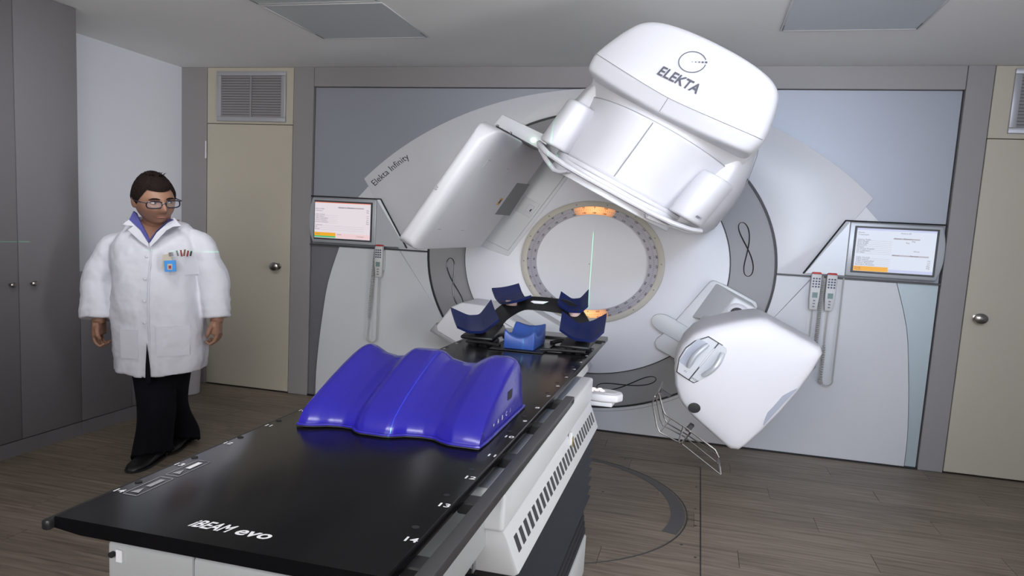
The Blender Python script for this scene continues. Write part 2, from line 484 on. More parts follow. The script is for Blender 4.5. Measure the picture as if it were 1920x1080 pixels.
# ---- ceiling, walls
ceil = MB().box((XL-.1, YF-.1, CEIL), (XR+.1, 0.12, CEIL+0.06)).build('ceiling', 'ceil', label='smooth off-white painted ceiling', kind='structure', org=(0, -2, CEIL))
MB().box((XL-.12, YF, 0), (XL, 0.1, CEIL)).build('wall_left', 'wallw', label='cool white painted side wall behind the doctor', kind='structure')
MB().box((XR, YF, 0), (XR+.1, 0.1, CEIL)).build('wall_right', 'wallw', label='white side wall beyond the right-hand door', kind='structure')
MB().box((XL, YF-.1, 0), (XR, YF, CEIL)).build('wall_front', 'wallw', label='white wall behind the camera', kind='structure')
MB().box((XL-.1, 0.06, 0), (XR+.1, 0.12, CEIL)).build('wall_back', 'taupe', label='wall behind the machine fascia', kind='structure')

def trim(n, x0, x1, z0, z1, lab, y0=-0.002):
    return MB().box((x0, y0, z0), (x1, 0.06, z1)).build('trim_%d' % n, 'taupe', bevel=0.002, seg=1, kind='structure', label=lab)
trim(1, XL, -2.737, 0, CEIL, 'taupe wall strip between white wall and left door')
trim(2, -2.066, -1.919, 0, CEIL, 'taupe wall strip between left door and machine fascia')
trim(3, -1.916, 1.919, 2.470, CEIL, 'long taupe header strip above the machine fascia')
trim(4, 1.922, 2.048, 0, CEIL, 'taupe wall strip between fascia and right door')
trim(5, 2.752, XR, 0, CEIL, 'taupe wall strip right of the right door')

# ---- doors with grilles above
def door(n, x0, x1, knobx, hingex, lab, lab2, lab3):
    d = MB().box((x0+0.003, 0.0, 0.010), (x1-0.003, 0.045, 2.1705)).build('door_%d' % n, 'doorc', bevel=0.002, seg=1, kind='structure', label=lab)
    MB().box((x0, 0.05, 0), (x1, 0.06, CEIL)).build('door_backing', 'black', d)
    MB().lathe([(0.024, 0), (0.026, -0.006), (0.012, -0.010), (0.012, -0.03), (0.026, -0.036), (0.034, -0.05), (0.032, -0.062), (0.018, -0.070), (0.002, -0.071)], (knobx, 0, 1.045), 20, 'y').build('door_knob', 'knob', d, label='round brushed metal door knob')
    for hz in (0.35, 1.96):
        MB().lathe([(0.008, -0.07), (0.008, 0.07)], (hingex, -0.006, hz), 10).build('hinge', 'alu', d)
    t = MB().box((x0+0.002, 0.0, 2.1745), (x1-0.002, 0.045, CEIL-0.002)).build('transom_panel', 'doorc', bevel=0.002, seg=1, kind='structure', label=lab2)
    t.name = 'trim_%d' % (n+5)
    return d
def grille(x0, x1, z0, z1, lab):
    g = thing('ventilation_grille', ((x0+x1)/2, 0, z0), lab, 'vent', 'ventilation grilles above the doors')
    fw = 0.034
    for nm, a, b in (('frame_bar', (x0, -0.016, z0), (x1, 0.004, z0+fw)), ('frame_bar', (x0, -0.016, z1-fw), (x1, 0.004, z1)),
                     ('frame_bar', (x0, -0.016, z0+fw), (x0+fw, 0.004, z1-fw)), ('frame_bar', (x1-fw, -0.016, z0+fw), (x1, 0.004, z1-fw))):
        MB().box(a, b).build(nm, 'alu', g, bevel=0.003, seg=2)
    MB().box((x0+fw-.002, -0.0025, z0+fw-.002), (x1-fw+.002, -0.001, z1-fw+.002)).build('backing', 'black', g)
    xm = (x0+x1)/2
    MB().box((xm-0.006, -0.014, z0+fw), (xm+0.006, -0.010, z1-fw)).build('mullion', 'slat', g)
    n = 16; H = (z1-z0-2*fw)
    first = None
    for i in range(n):
        zc = z0+fw+H*(i+0.5)/n
        if first is None:
            mb = MB(); hw = H/n*0.46
            mb.add([(x0+fw, -0.0095, zc-hw), (x1-fw, -0.0095, zc-hw), (x1-fw, -0.0035, zc+hw), (x0+fw, -0.0035, zc+hw),
                    (x0+fw, -0.0083, zc-hw), (x1-fw, -0.0083, zc-hw), (x1-fw, -0.0025, zc+hw), (x0+fw, -0.0025, zc+hw)],
                   [(0, 1, 2, 3), (7, 6, 5, 4), (0, 4, 5, 1), (3, 2, 6, 7), (0, 3, 7, 4), (1, 5, 6, 2)])
            first = mb.build('slat', 'slat', g)
            p0 = ORG[first]
        else:
            if i in (1, 14): hw2 = 0.3
            copy_part(first, g, (p0.x/SX, p0.y/SY, zc))
    return g
door(1, -2.735, -2.068, -2.160, -2.739, 'flat cream door left of the machine with metal knob', 'cream panel above the left door', '')
door(2, 2.050, 2.750, 2.119, 2.752, 'flat cream door at the right edge with metal knob', 'cream panel above the right door', '')
grille(-2.650, -2.120, 2.192, 2.584, 'grey louvred ventilation grille above the left cream door')
grille(2.140, 2.670, 2.205, 2.598, 'grey louvred ventilation grille above the right cream door')

# ---- unlit square ceiling panels
def ceiling_panel(x0, x1, y0, y1, lab):
    c = thing('ceiling_panel', ((x0+x1)/2, (y0+y1)/2, CEIL), lab, 'ceiling panel', 'square panels set in the ceiling')
    f = 0.012
    for a, b in (((x0-f, y0-f), (x1+f, y0)), ((x0-f, y1), (x1+f, y1+f)), ((x0-f, y0), (x0, y1)), ((x1, y0), (x1+f, y1))):
        MB().box((a[0], a[1], CEIL-0.006), (b[0], b[1], CEIL)).build('frame_bar', 'frame', c, bevel=0.003, seg=1)
    MB().box((x0, y0, CEIL-0.004), (x1, y1, CEIL-0.0005)).build('diffuser', 'diff', c)
    for a in (x0, x1):
        MB().box((a-0.002, y1-0.09, CEIL-0.0072), (a+0.002, y1, CEIL-0.006)).build('spring_clip', 'midgrey', c)
ceiling_panel(-1.455, -0.855, -1.275, -0.705, 'grey square ceiling panel above the left door side')
ceiling_panel(-1.455, -0.855, -1.895, -1.320, 'grey square ceiling panel cut by the top edge of the picture')
ceiling_panel(0.915, 1.480, -1.300, -0.735, 'grey square ceiling panel right of the machine head')

# ---- storage along the left wall
XC = -2.50
def knob_oval(y, z, parent):
    MB().lathe([(0.006, 0), (0.006, 0.012), (0.013, 0.016), (0.015, 0.024), (0.010, 0.030), (0.001, 0.031)], (XC+0.002, y, z), 14, 'x').build('knob', 'knob', parent, label='small oval metal knob')
tc = thing('tall_cabinet', ((XL+XC)/2, -1.67, 0), 'grey full-height storage cabinet with two knobs at the left edge', 'cabinet')
MB().box((XL, -2.03, 0.088), (XC-0.02, -1.312, CEIL)).build('carcass', 'cab', tc)
MB().box((XL, -2.03, 0), (XC-0.004, -1.312, 0.086)).build('plinth', 'cab', tc)
for i, (a, b, kn) in enumerate(((-1.6625, -1.3125, -1.601), (-2.0285, -1.6675, -1.714))):
    d = MB().box((XC-0.019, a, 0.092), (XC, b, CEIL-0.003)).build('door', 'cab', tc, bevel=0.002, seg=2)
    knob_oval(kn, 0.995, d)
lc = thing('base_cabinet', ((XL+XC)/2, -0.95, 0), 'low grey cabinet along the white wall behind the doctor', 'cabinet')
MB().box((XL+.004, -1.31, 0.088), (XC-0.02, -0.60, 0.925)).build('carcass', 'cab', lc)
MB().box((XL+.004, -1.31, 0), (XC-0.004, -0.60, 0.086)).build('plinth', 'cab', lc)
for a, b in ((-1.307, -0.957), (-0.953, -0.602)):
    MB().box((XC-0.019, a, 0.092), (XC, b, 0.922)).build('door', 'cab', lc, bevel=0.002, seg=2)
MB().box((XL+.004, -1.31, 0.935), (XC+0.004, -0.585, 0.990)).build('worktop', 'worktop', bevel=0.003, seg=2, label='brown-grey worktop on the low cabinet behind the doctor', cat='worktop')

bn = thing('waste_bin', (-2.66, -0.30, 0), 'round white waste bin behind the doctor by the left door', 'bin')
MB().lathe([(0.082, 0.0), (0.088, 0.006), (0.098, 0.34), (0.095, 0.34), (0.085, 0.02)], (-2.66, -0.30, 0), 32).build('bin_body', 'binm', bn)
MB().lathe([(0.100, 0.338), (0.101, 0.352), (0.085, 0.385), (0.02, 0.392), (0.001, 0.392)], (-2.66, -0.30, 0), 32).build('bin_lid', 'binm', bn)
MB().box((-2.69, -0.40, 0.03), (-2.63, -0.375, 0.045)).build('pedal', 'dark', bn, bevel=0.003)

# ============================================================ fixed fascia of the machine
HR = 1.072
fa = thing('machine_fascia', (0, 0.0, 0), 'pale fixed wall fascia with big arch around the round gantry face', 'fascia')
def circ_pts(r, a0, a1, n, c=(0, ISO)):
    return [(c[0]+r*math.sin(a0+(a1-a0)*i/n), c[1]+r*math.cos(a0+(a1-a0)*i/n)) for i in range(n+1)]
LED = 1.247
# grey satin panels behind the arch, either side
for s, nm in ((-1, 'dull steel-grey upper left panel'), (1, 'bluish satin upper right panel')):
    MB().prism([(0.0, LED), (s*1.914, LED), (s*1.914, 2.467), (0.0, 2.467)], 0.022, 0.05).build('upper_panel', 'steelpan', fa, label=nm)
# arch: outer arc, sloping ends, round cut-out
AR, AZ = 2.048, 0.419
def archz(x): return AZ+math.sqrt(AR*AR-x*x)
out = [(-1.535+3.07*i/60, archz(-1.535+3.07*i/60)) for i in range(61)]
q = math.acos((LED-ISO)/HR)
hole = circ_pts(HR, q, -q, 90)
poly = [(-1.27, LED)] + [(-1.445, 1.62)] + out + [(1.445, 1.62), (1.27, LED)] + hole
MB().prism(poly, -0.006, 0.022).build('arch_panel', 'arch', fa, bevel=0.003, seg=2, label='broad pale arch panel')
# small corner gussets by the monitors
for s in (-1, 1):
    MB().prism([(s*1.50, 1.725), (s*1.60, 1.60), (s*1.62, 1.40), (s*1.30, 1.40)], 0.0, 0.02).build('corner_gusset', 'arch', fa, bevel=0.002, seg=1)
# lower panels
def side_curve(n=16):
    pts = [(1.700, LED-0.012), (1.776, 0.95), (1.815, 0.65), (1.838, 0.40), (1.850, 0.20), (1.852, 0.012)]
    return crom(pts, n, closed=False)
for s in (-1, 1):
    qa = math.radians(93.3); a1 = math.acos((LED-0.012-ISO)/HR)
    qd = math.radians(121)
    arc = circ_pts(HR, a1, qd, 20)
    pd = arc[-1]
    outer = [(s*x, z) for x, z in [(1.262, LED-0.012)] + [(x, z) for x, z in reversed(arc)]]
    MB().prism([(s*1.262, LED-0.012)] + [(s*x, z) for x, z in reversed(arc)], -0.004, 0.03).build('upper_side_panel', 'lowpan', fa, bevel=0.0015, seg=1)
    sc_ = side_curve()
    bot = circ_pts(HR, qd, math.radians(180), 44)
    poly = [(s*(1.262+0.004), LED-0.012)] + [(s*x, z) for x, z in sc_] + [(0.001*s, 0.012)] + [(s*x, z) for x, z in reversed(bot[:-1])] 
    MB().prism(poly, -0.004, 0.03).build('lower_panel', 'lowpan', fa, bevel=0.0015, seg=1)
    # strip between curved panel and wall trim
    poly = [(s*x, z) for x, z in sc_] + [(s*1.914, 0.012), (s*1.914, LED-0.012)]
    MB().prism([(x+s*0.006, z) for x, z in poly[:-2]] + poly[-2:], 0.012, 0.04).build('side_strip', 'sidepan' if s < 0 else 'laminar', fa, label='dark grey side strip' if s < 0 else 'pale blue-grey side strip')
    # ledge under the monitor, a strip coloured dark for the shadow gap
    MB().box((min(s*HR, s*1.916), -0.014, LED-0.011), (max(s*HR, s*1.916), 0.03, LED)).build('ledge', 'dark', fa)
MB().box((-1.92, 0.0, 0.0), (1.92, 0.05, 0.012)).build('floor_gap', 'black', fa)
MB().box((-1.92, 0.045, 0.0), (1.92, 0.058, 2.47)).build('fascia_backing', 'black', fa)
# fine ring line below the drum
MB().annulus(1.092, 1.0955, -0.0055, -0.004, (0, ISO), 80, math.radians(125), math.radians(235)).build('ring_line', 'seam', fa)

# lettering on the arch
prep_texts(set(['Elekta Infinity', 'ELEKTA', 'F1', 'M20', 'iBEAM evo', 'iBEAM', 'evo', 'A', 'B', 'C', '1', '+', 'kV'] + [str(i) for i in range(2, 36)] +
           [str(i) for i in range(0, 360, 10)] +
           ['Gantry Angle', 'Start Angle', 'Stop Angle', 'Direction', 'Frames', 'kV Preset Frames', 'kV Collimator', 'kV Filter', 'Table Vertical',
            'Table Lateral', 'Table Longitudinal', 'Column Rotation', 'Isocentric Rotation', 'Patient ID', 'Name :', 'Treatment', 'Collimator', 'MU', 'Energy', 'cm', 'deg', 'Actual', 'Planned', 'None',
            'Ready']))
ang = math.radians(36)
def on_arch(x, y):
    # baseline follows the arch edge
    bx, bz = -1.452, 1.722
    R = AR-0.12
    t0 = math.atan2(bx, bz-AZ); t = t0 + x/R
    rr = math.hypot(bx, bz-AZ)+y
    return (rr*math.sin(t), -0.0075, AZ+rr*math.cos(t))
text(MB(), 'Elekta Infinity', on_arch, 0.066, 0, 1, 0, 0, 0.318).build('lettering', 'print', fa, label='black lettering Elekta Infinity')

# ============================================================ wall monitors
def monitor(s, lab, scr):
    w = thing('wall_monitor', (s*1.68, 0, LED), lab, 'monitor', 'monitors built into the fascia')
    X = lambda x: s*x
    y1 = -0.035
    zt = 1.617
    # housing: bezel slab with bowed outer edge
    outer = [(1.885, 1.262), (1.908, 1.35), (1.914, 1.44), (1.908, 1.53), (1.890, zt-0.005)]
    poly = [(X(1.425), 1.262)] + [(X(a), b) for a, b in crom(outer, 12, False)] + [(X(1.425), zt)]
    MB().prism(poly, y1, -0.0065).build('bezel', 'bezel', w, bevel=0.008, seg=3)
    # slanting cheek towards the machine
    mb = MB()
    a = [(X(1.425), y1+0.004, 1.262), (X(1.425), y1+0.004, zt), (X(1.40), y1+0.012, zt), (X(1.225), -0.0095, 1.262)]
    b = [(p[0], -0.0065, p[2]) for p in a]
    mb.loft([a, b]).build('cheek', 'bezel', w)
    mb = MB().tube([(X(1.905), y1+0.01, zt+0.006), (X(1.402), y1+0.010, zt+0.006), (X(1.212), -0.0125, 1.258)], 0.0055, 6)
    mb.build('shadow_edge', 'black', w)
    x0, x1, z0, z1 = 1.452, 1.874, 1.287, 1.592
    MB().box((min(X(x0), X(x1)), y1-0.003, z0), (max(X(x0), X(x1)), y1+0.004, z1)).build('screen_frame', 'dark', w, bevel=0.002, seg=1)
    xa, xb = (-1.868, -1.464) if s < 0 else (1.464, 1.862)
    za, zb = 1.300, 1.580
    ys = y1-0.0036
    sn = MB().box((xa, ys, za), (xb, y1-0.001, zb)).build('screen', scr, w)
    W, H = xb-xa, zb-za
    def rect(nm, u0, v0, u1, v1, m_, k=1):
        return MB().box((xa+u0*W, ys-0.0003*k, zb-v1*H), (xa+u1*W, ys-0.0001, zb-v0*H)).build(nm, m_, sn)
    ink = MB(); ln = MB()
    def tx(st, u, v, size=0.0125, align=0):
        text(ink, st, lambda x, y: (xa+u*W+x, ys-0.0009, zb-v*H+y), size, align)
    def li(u0, v0, u1, h=0.004):
        ln.box((xa+u0*W, ys-0.0006, zb-(v0+h)*H), (xa+u1*W, ys-0.0001, zb-v0*H))
    if s < 0:
        rect('header_line', 0.0, 0.0, 1.0, 0.022, 'scr_red')
        rect('status_bar', 0.0, 0.845, 0.385, 0.94, 'scr_or'); rect('status_bar', 0.0, 0.94, 0.385, 0.985, 'scr_gr')
        rect('status_bar', 0.39, 0.86, 1.0, 0.985, 'scr_pink')
        for i, t in enumerate(['Gantry Angle', 'Collimator']): tx(t, .01, .20+.055*i)
        for i, t in enumerate(['Table Vertical', 'Table Lateral', 'Table Longitudinal', 'Column Rotation', 'Isocentric Rotation']):
            tx(t, .01, .355+.052*i); tx(('cm', 'cm', 'cm', 'deg', 'deg')[i], .97, .355+.052*i, align=1); li(.0, .362+.052*i, .42)
        for i, t in enumerate(['Treatment', 'MU', 'Energy']): tx(t, .01, .65+.055*i); li(.0, .657+.055*i, .9)
        tx('deg', .97, .20, align=1); tx('deg', .97, .255, align=1)
        li(.42, .125, .88, .03); tx('Actual', .44, .15); tx('Planned', .60, .15)
        tx('Ready', .03, .905); tx('Ready', .42, .90); tx('Treatment', .76, .93)
    else:
        rect('header_line', 0.0, 0.0, 1.0, 0.045, 'scr_lav')
        rect('status_bar', 0.0, 0.885, 0.44, 0.995, 'scr_or'); rect('status_bar', 0.44, 0.93, 1.0, 0.995, 'scr_lav')
        tx('Name :', .02, .115); tx('Treatment', .02, .165); tx('Patient ID', .56, .10)
        for i, t in enumerate(['Gantry Angle', 'Start Angle', 'Stop Angle', 'Direction', 'Frames', 'kV Preset Frames', 'kV Collimator', 'kV Filter']):
            tx(t, .02, .275+.043*i); li(.02, .283+.043*i, .46)
        for i, t in enumerate(['Table Vertical', 'Table Lateral', 'Table Longitudinal', 'Column Rotation', 'Isocentric Rotation']):
            tx(t, .02, .69+.042*i); li(.02, .697+.042*i, .46)
            tx(('cm', 'cm', 'cm', 'deg', 'deg')[i], .955, .70+.042*i, align=1)
        li(.47, .20, .80, .028); li(.47, .585, .93, .028); tx('Actual', .48, .222); tx('Planned', .60, .222)
        tx('deg', .70, .27); tx('deg', .63, .31); tx('None', .74, .50); tx('Actual', .48, .61); tx('Planned', .70, .61)
        tx('Ready', .02, .93); tx('Ready', .02, .97)
    ink.build('screen_text', 'scr_ink', sn, kind='stuff'); ln.build('screen_rule', 'scr_line', sn, kind='stuff')
monitor(-1, 'left wall monitor with pinkish screen and orange status bar', 'screenL')
monitor(1, 'right wall monitor with bluish screen beside the right door', 'screenR')

# ============================================================ hand pendants with coiled leads
def pendant(x, lab, x_end, zb, loopw, tilt=0.0, coil_from=0.35, coil_to=0.98, side=1, xup=None):
    zt, zl = 1.262, 1.022
    t = thing('hand_pendant', (x, -0.03, zl), lab, 'hand control', 'corded hand pendants hanging on the fascia ledge')
    def P(u, y, z): return (x+u+tilt*(1.262-z), y, z)
    hw = 0.027
    mb = MB().loft([[P(-hw, -0.030, zt), P(hw, -0.030, zt), P(hw, -0.062, zt), P(-hw, -0.062, zt)],
                    [P(-hw, -0.030, 1.12), P(hw, -0.030, 1.12), P(hw, -0.064, 1.12), P(-hw, -0.064, 1.12)],
                    [P(-hw*.78, -0.032, zl), P(hw*.78, -0.032, zl), P(hw*.78, -0.058, zl), P(-hw*.78, -0.058, zl)]])
    b = mb.build('pendant_body', 'pend', t, bevel=0.006, seg=2)
    MB().loft([[P(-hw*.95, -0.031, zt), P(hw*.95, -0.031, zt), P(hw*.95, -0.061, zt), P(-hw*.95, -0.061, zt)],
               [P(-hw*.8, -0.034, zt+0.012), P(hw*.8, -0.034, zt+0.012), P(hw*.8, -0.058, zt+0.012), P(-hw*.8, -0.058, zt+0.012)]]).build('red_cap', 'red', t, bevel=0.003, seg=2)
    for r_ in range(4):
        for c_ in range(3):
            u = (c_-1)*0.015; z = 1.232-r_*0.018
            MB().box(P(u-0.0045, -0.0665, z-0.005), P(u+0.0045, -0.062, z+0.005)).build('button', 'btn', b)
    MB().box(P(-0.014, -0.0662, 1.105), P(0.014, -0.062, 1.140)).build('display', 'lcd', b)
    for z in (1.085, 1.065, 1.045):
        MB().box(P(-0.006, -0.0645, z-0.004), P(0.006, -0.058, z+0.004)).build('button', 'midgrey', b)
    MB().box((x-0.026, -0.030, 1.075), (x+0.026, -0.0045, 1.235)).build('holder', 'lowpan', t, bevel=0.004, seg=2)
    # lead: straight down from the pendant, round the bottom, coiled up to the ledge
    xs = x+tilt*0.24
    xe = xup if xup is not None else x_end
    base = []
    for i in range(13): base.append((xs+(x_end+side*loopw*0-xs)*0*(i/12), -0.045, zl-(zl-zb-loopw/2)*i/12))
    cx = (xs+x_end)/2; rx = (x_end-xs)/2
    for i in range(1, 12):
        q = math.pi*i/12; base.append((cx-rx*math.cos(q), -0.045, zb+loopw/2-loopw/2*math.sin(q)))
    for i in range(21): base.append((x_end+(xe-x_end)*i/20, -0.03, zb+loopw/2+(1.246-zb-loopw/2)*i/20))
    path = crom(base, len(base)*14, False)
    n = len(path); out = []
    for i, p in enumerate(path):
        f = i/n
        k = max(0.0, min(1.0, (f-coil_from)/0.03))*max(0.0, min(1.0, (coil_to-f)/0.03))
        q = i*1.05
        out.append((p[0]+0.0085*k*math.cos(q), p[1]+0.0085*k*math.sin(q), p[2]))
    MB().tube(out, 0.0042, 6).build('coiled_lead', 'cable', t)
pendant(-1.388, 'single hand pendant on a coiled lead below the left monitor', -1.462, 0.505, 0.085, 0.0, 0.62, 1.0, -1, -1.425)
pendant(1.279, 'hand pendant under the right monitor, nearer the machine', 1.316, 0.62, 0.05, -0.01, 0.15, 1.0)
pendant(1.360, 'hand pendant under the right monitor, nearer the right door', 1.424, 0.515, 0.085, -0.01, 0.12, 0.35)

# ============================================================ rotating gantry (gantry angle 30 degrees)
li = thing('linear_accelerator', (0, -0.02, ISO), 'big white radiotherapy gantry with tilted treatment head over the couch', 'radiotherapy machine')
CZ = (0, ISO)
MB().annulus(0.805, 1.066, 0.006, 0.03, CZ, 120).build('drum_ring', 'ring', li, label='grey outer ring of the gantry face')
MB().annulus(1.060, 1.071, -0.004, 0.02, CZ, 120).build('outer_seal', 'black', li)
MB().annulus(0.808, 0.8165, -0.004, 0.02, CZ, 120).build('inner_seal', 'black', li)
MB().annulus(0.436, 0.809, -0.02, 0.03, CZ, 120).build('face_disc', 'face', li, bevel=0.004, seg=2, label='white round face plate')
MB().annulus(0.400, 0.440, -0.034, 0.0, CZ, 120).build('scale_bezel', 'cream', li, bevel=0.004, seg=2, label='cream ring around the degree scale')
for k in range(14):
    q = 2*math.pi*(k+0.4)/14
    MB().lathe([(0.004, 0), (0.004, -0.003), (0.001, -0.004)], (0.42*math.sin(q), -0.034, ISO+0.42*math.cos(q)), 8, 'y').build('bezel_screw', 'midgrey', li)
ss = MB().annulus(0.343, 0.4005, -0.030, 0.0, CZ, 120).build('degree_scale', 'scale', li, label='grey degree scale strip')
MB().lathe([(0.001, -0.018), (0.344, -0.018), (0.344, 0.0), (0.001, 0.0)], (0, 0, ISO), 96, 'y').build('bore_disc', 'face', li, label='plain white centre disc')
MB().lathe([(0.004, 0), (0.004, -0.0015), (0.001, -0.002)], (-0.012, -0.018, ISO-0.012), 8, 'y').build('centre_mark', 'seam', li)
MB().annulus(0.344, 0.4, -0.0312, -0.030, CZ, 24, math.radians(-19), math.radians(19)).build('lamp_window', 'lampwin', li, org=(0, -0.03, ISO+0.376), label='scale window glowing orange at the top')
MB().annulus(0.344, 0.4, -0.0312, -0.030, CZ, 24, math.radians(161), math.radians(199)).build('lamp_window', 'lampwin', li, org=(0, -0.03, ISO-0.370), label='scale window glowing orange at the bottom')
tk = MB()
for d in range(0, 360, 1):
    if d % 2: continue
    q = math.radians(d); h = 0.008 if d % 10 else 0.013
    for r0, sg in ((0.372, 1),):
        c, s = math.cos(q), math.sin(q); w = 0.0008
        pts = [(r0*s-w*c, -0.0316, ISO+r0*c+w*s), (r0*s+w*c, -0.0316, ISO+r0*c-w*s),
               ((r0+h)*s+w*c, -0.0316, ISO+(r0+h)*c-w*s), ((r0+h)*s-w*c, -0.0316, ISO+(r0+h)*c+w*s)]
        tk.add(pts, [(0, 1, 2, 3)])
tk.build('tick_marks', 'print', ss, kind='stuff')
nm = MB()
for k in range(36):
    q = math.radians(k*10)
    for r0, val, sz in ((0.350, (k*10+180) % 360, 0.0155), (0.389, (360-k*10) % 360, 0.0155)):
        def fn(x, y, q=q, r0=r0):
            c, s = math.cos(q), math.sin(q); rr = r0+y
            return (rr*s+x*c, -0.0318, ISO+rr*c-x*s)
        text(nm, str(val), fn, sz, 0.5, 1.0, 0, 0.0006)
nm.build('scale_numerals', 'print', ss)

# looped figure-of-eight emblem on the grey ring, one per quarter
for a in (50, 133, 226, 315):
    q = math.radians(a); cu, cr = 0.915*math.sin(q), 0.915*math.cos(q)
    pth = []
    for i in range(56):
        t = 2*math.pi*i/56
        e = 0.19*math.cos(t); w = 0.026*math.sin(2*t)
        # bend the figure with the ring
        qq = q+e/0.93; rr = 0.915+w*1.0-0.0*abs(e)
        pth.append((rr*math.sin(qq)*1.0, 0.003, rr*math.cos(qq)))
    rad = [0.0022+0.0020*abs(math.sin(2*math.pi*i/56)) for i in range(56)]
    MB().tube(pth, rad, 6, closed=True).build('loop_emblem', 'loop', li, GF)

# ---------------- treatment arm and head
def plan(w, yf, ys, yb, r, p=2.2, n=28, cu=0.0):
    """horizontal outline in the gantry frame: bowed front, straight back"""
    pts = []
    for i in range(n+1):
        t = -1+2*i/n
        a = math.sin(t*math.pi/2)
        pts.append((cu+w*a, ys+(yf-ys)*(1-abs(a)**p), r))
    pts += [(cu+w, yb, r), (cu-w, yb, r)]
    return pts
# arm reaching back to the drum
def armring(y, k):
    prof = [(-0.33, 1.17), (-0.20, 1.21), (0.0, 1.22), (0.20, 1.21), (0.33, 1.175), (0.40, 1.03), (0.448, 0.88), (0.466, 0.74), (0.466, 0.60), (0.440, 0.535), (0.39, 0.512),
            (-0.39, 0.512), (-0.44, 0.535), (-0.466, 0.60), (-0.466, 0.74), (-0.448, 0.88), (-0.40, 1.03)]
    return [(u*k, y, r) for u, r in prof]
arm = MB().loft([armring(-0.02, 1.0), armring(-0.5, 0.99), armring(-0.95, 0.95), armring(-1.18, 0.90), armring(-1.28, 0.80)])
arm.build('gantry_arm', 'white', li, GF, bevel=0.018, seg=3, smooth=40, label='white arm joining head and drum')
MB().tube([(0.4665*0.985, -0.72, 0.60), (0.4665*0.985, -0.72, 0.74), (0.449*0.985, -0.72, 0.88), (0.401*0.985, -0.72, 1.03), (0.335*0.985, -0.72, 1.165)], 0.0022, 6).build('arm_seam', 'seam', li, GF)

# top cover
oc = [(-.362, .915), (-.381, .948), (-.386, .993), (-.372, 1.06), (-.345, 1.14), (-.322, 1.188), (-.296, 1.214), (-.250, 1.236), (-.17, 1.250), (-.06, 1.257), (.06, 1.257), (.17, 1.250), (.25, 1.236),
      (.296, 1.214), (.322, 1.188), (.345, 1.14), (.372, 1.06), (.386, .993), (.381, .948), (.362, .915), (.30, .900), (.19, .884), (.06, .874), (-.06, .874), (-.19, .884), (-.30, .900)]
oc = crom(oc, 104)
CR = 1.03
def creaser(u): return 0.944+0.05*(abs(u)/0.385)**1.6
def yfront(u, r):
    k = 1-min(1, (abs(u)/0.395))**2.2
    c = creaser(u)
    if r >= c: base = -1.635+(r-c)*0.42
    else: base = -1.635+(c-r)*0.55
    side = -1.475+max(0, r-c)*0.30
    return side+(base-side)*k
rings = [[(u, -0.75, r*1.0) for u, r in oc], [(u, -1.30, r) for u, r in oc]]
for s in (1.0, 0.997, 0.985, 0.965, 0.93, 0.88, 0.82, 0.74, 0.65, 0.55, 0.44, 0.33, 0.22, 0.11, 0.03):
    rd = 0.0
    if s > 0.93:
        x = (s-0.93)/0.07; rd = 0.05*(1-math.sqrt(max(0, 1-x*x)))
    rings.append([(u*s, yfront(u*s, CR+(r-CR)*s)+rd, CR+(r-CR)*s) for u, r in oc])
tcov = MB().loft(rings).build('head_cover', 'white', li, GF, smooth=50, label='big rounded top cover with logo')
def front_line(pts, rad, nm, m_, off=0.0):
    MB().tube([(u, yfront(u, r)-off, r) for u, r in pts], rad, 6).build(nm, m_, tcov, GF)
front_line([(u, creaser(u)) for u in [-.379+.758*i/30 for i in range(31)]], 0.0016, 'cover_seam', 'seam')
front_line([(0.0, .944), (0.0, .920), (0.0, .898), (0.0, .884)], 0.0016, 'cover_seam', 'seam')
# logo: broken ring, five dots, name
mb = MB(); LU, LR, LRAD = -0.022, 1.128, 0.049
for i in range(60):
    q0 = math.radians(72+(360-26)*i/60); q1 = math.radians(72+(360-26)*(i+1)/60)
    v = []
    for q, rr in ((q0, LRAD-.0018), (q0, LRAD+.0018), (q1, LRAD+.0018), (q1, LRAD-.0018)):
        u, r = LU+rr*math.sin(q), LR+rr*math.cos(q); v.append((u, yfront(u, r)-0.0050, r))
    mb.add(v, [(0, 1, 2, 3)])
for k in range(5):
    q = math.radians(59); d = k*LRAD/4*1.02
    cu, cr = LU+d*math.sin(q), LR+d*math.cos(q); rr = 0.0020+0.0007*k
    v = []
    for j in range(10):
        t = 2*math.pi*j/10; u, r = cu+rr*math.sin(t), cr+rr*math.cos(t); v.append((u, yfront(u, r)-0.0050, r))
    mb.add(v, [tuple(range(10))])
mb.build('ring_logo', 'logo', tcov, GF, label='thin ring logo with five dots')
def elk(x, y):
    u, r = -0.098+x, 1.013+y
    return (u, yfront(u, r)-0.0050, r)
text(MB(), 'ELEKTA', elk, 0.062, 0, 0.80, 0, 1, 0.172).build('logo_lettering', 'logo', tcov, GF, label='grey lettering ELEKTA')

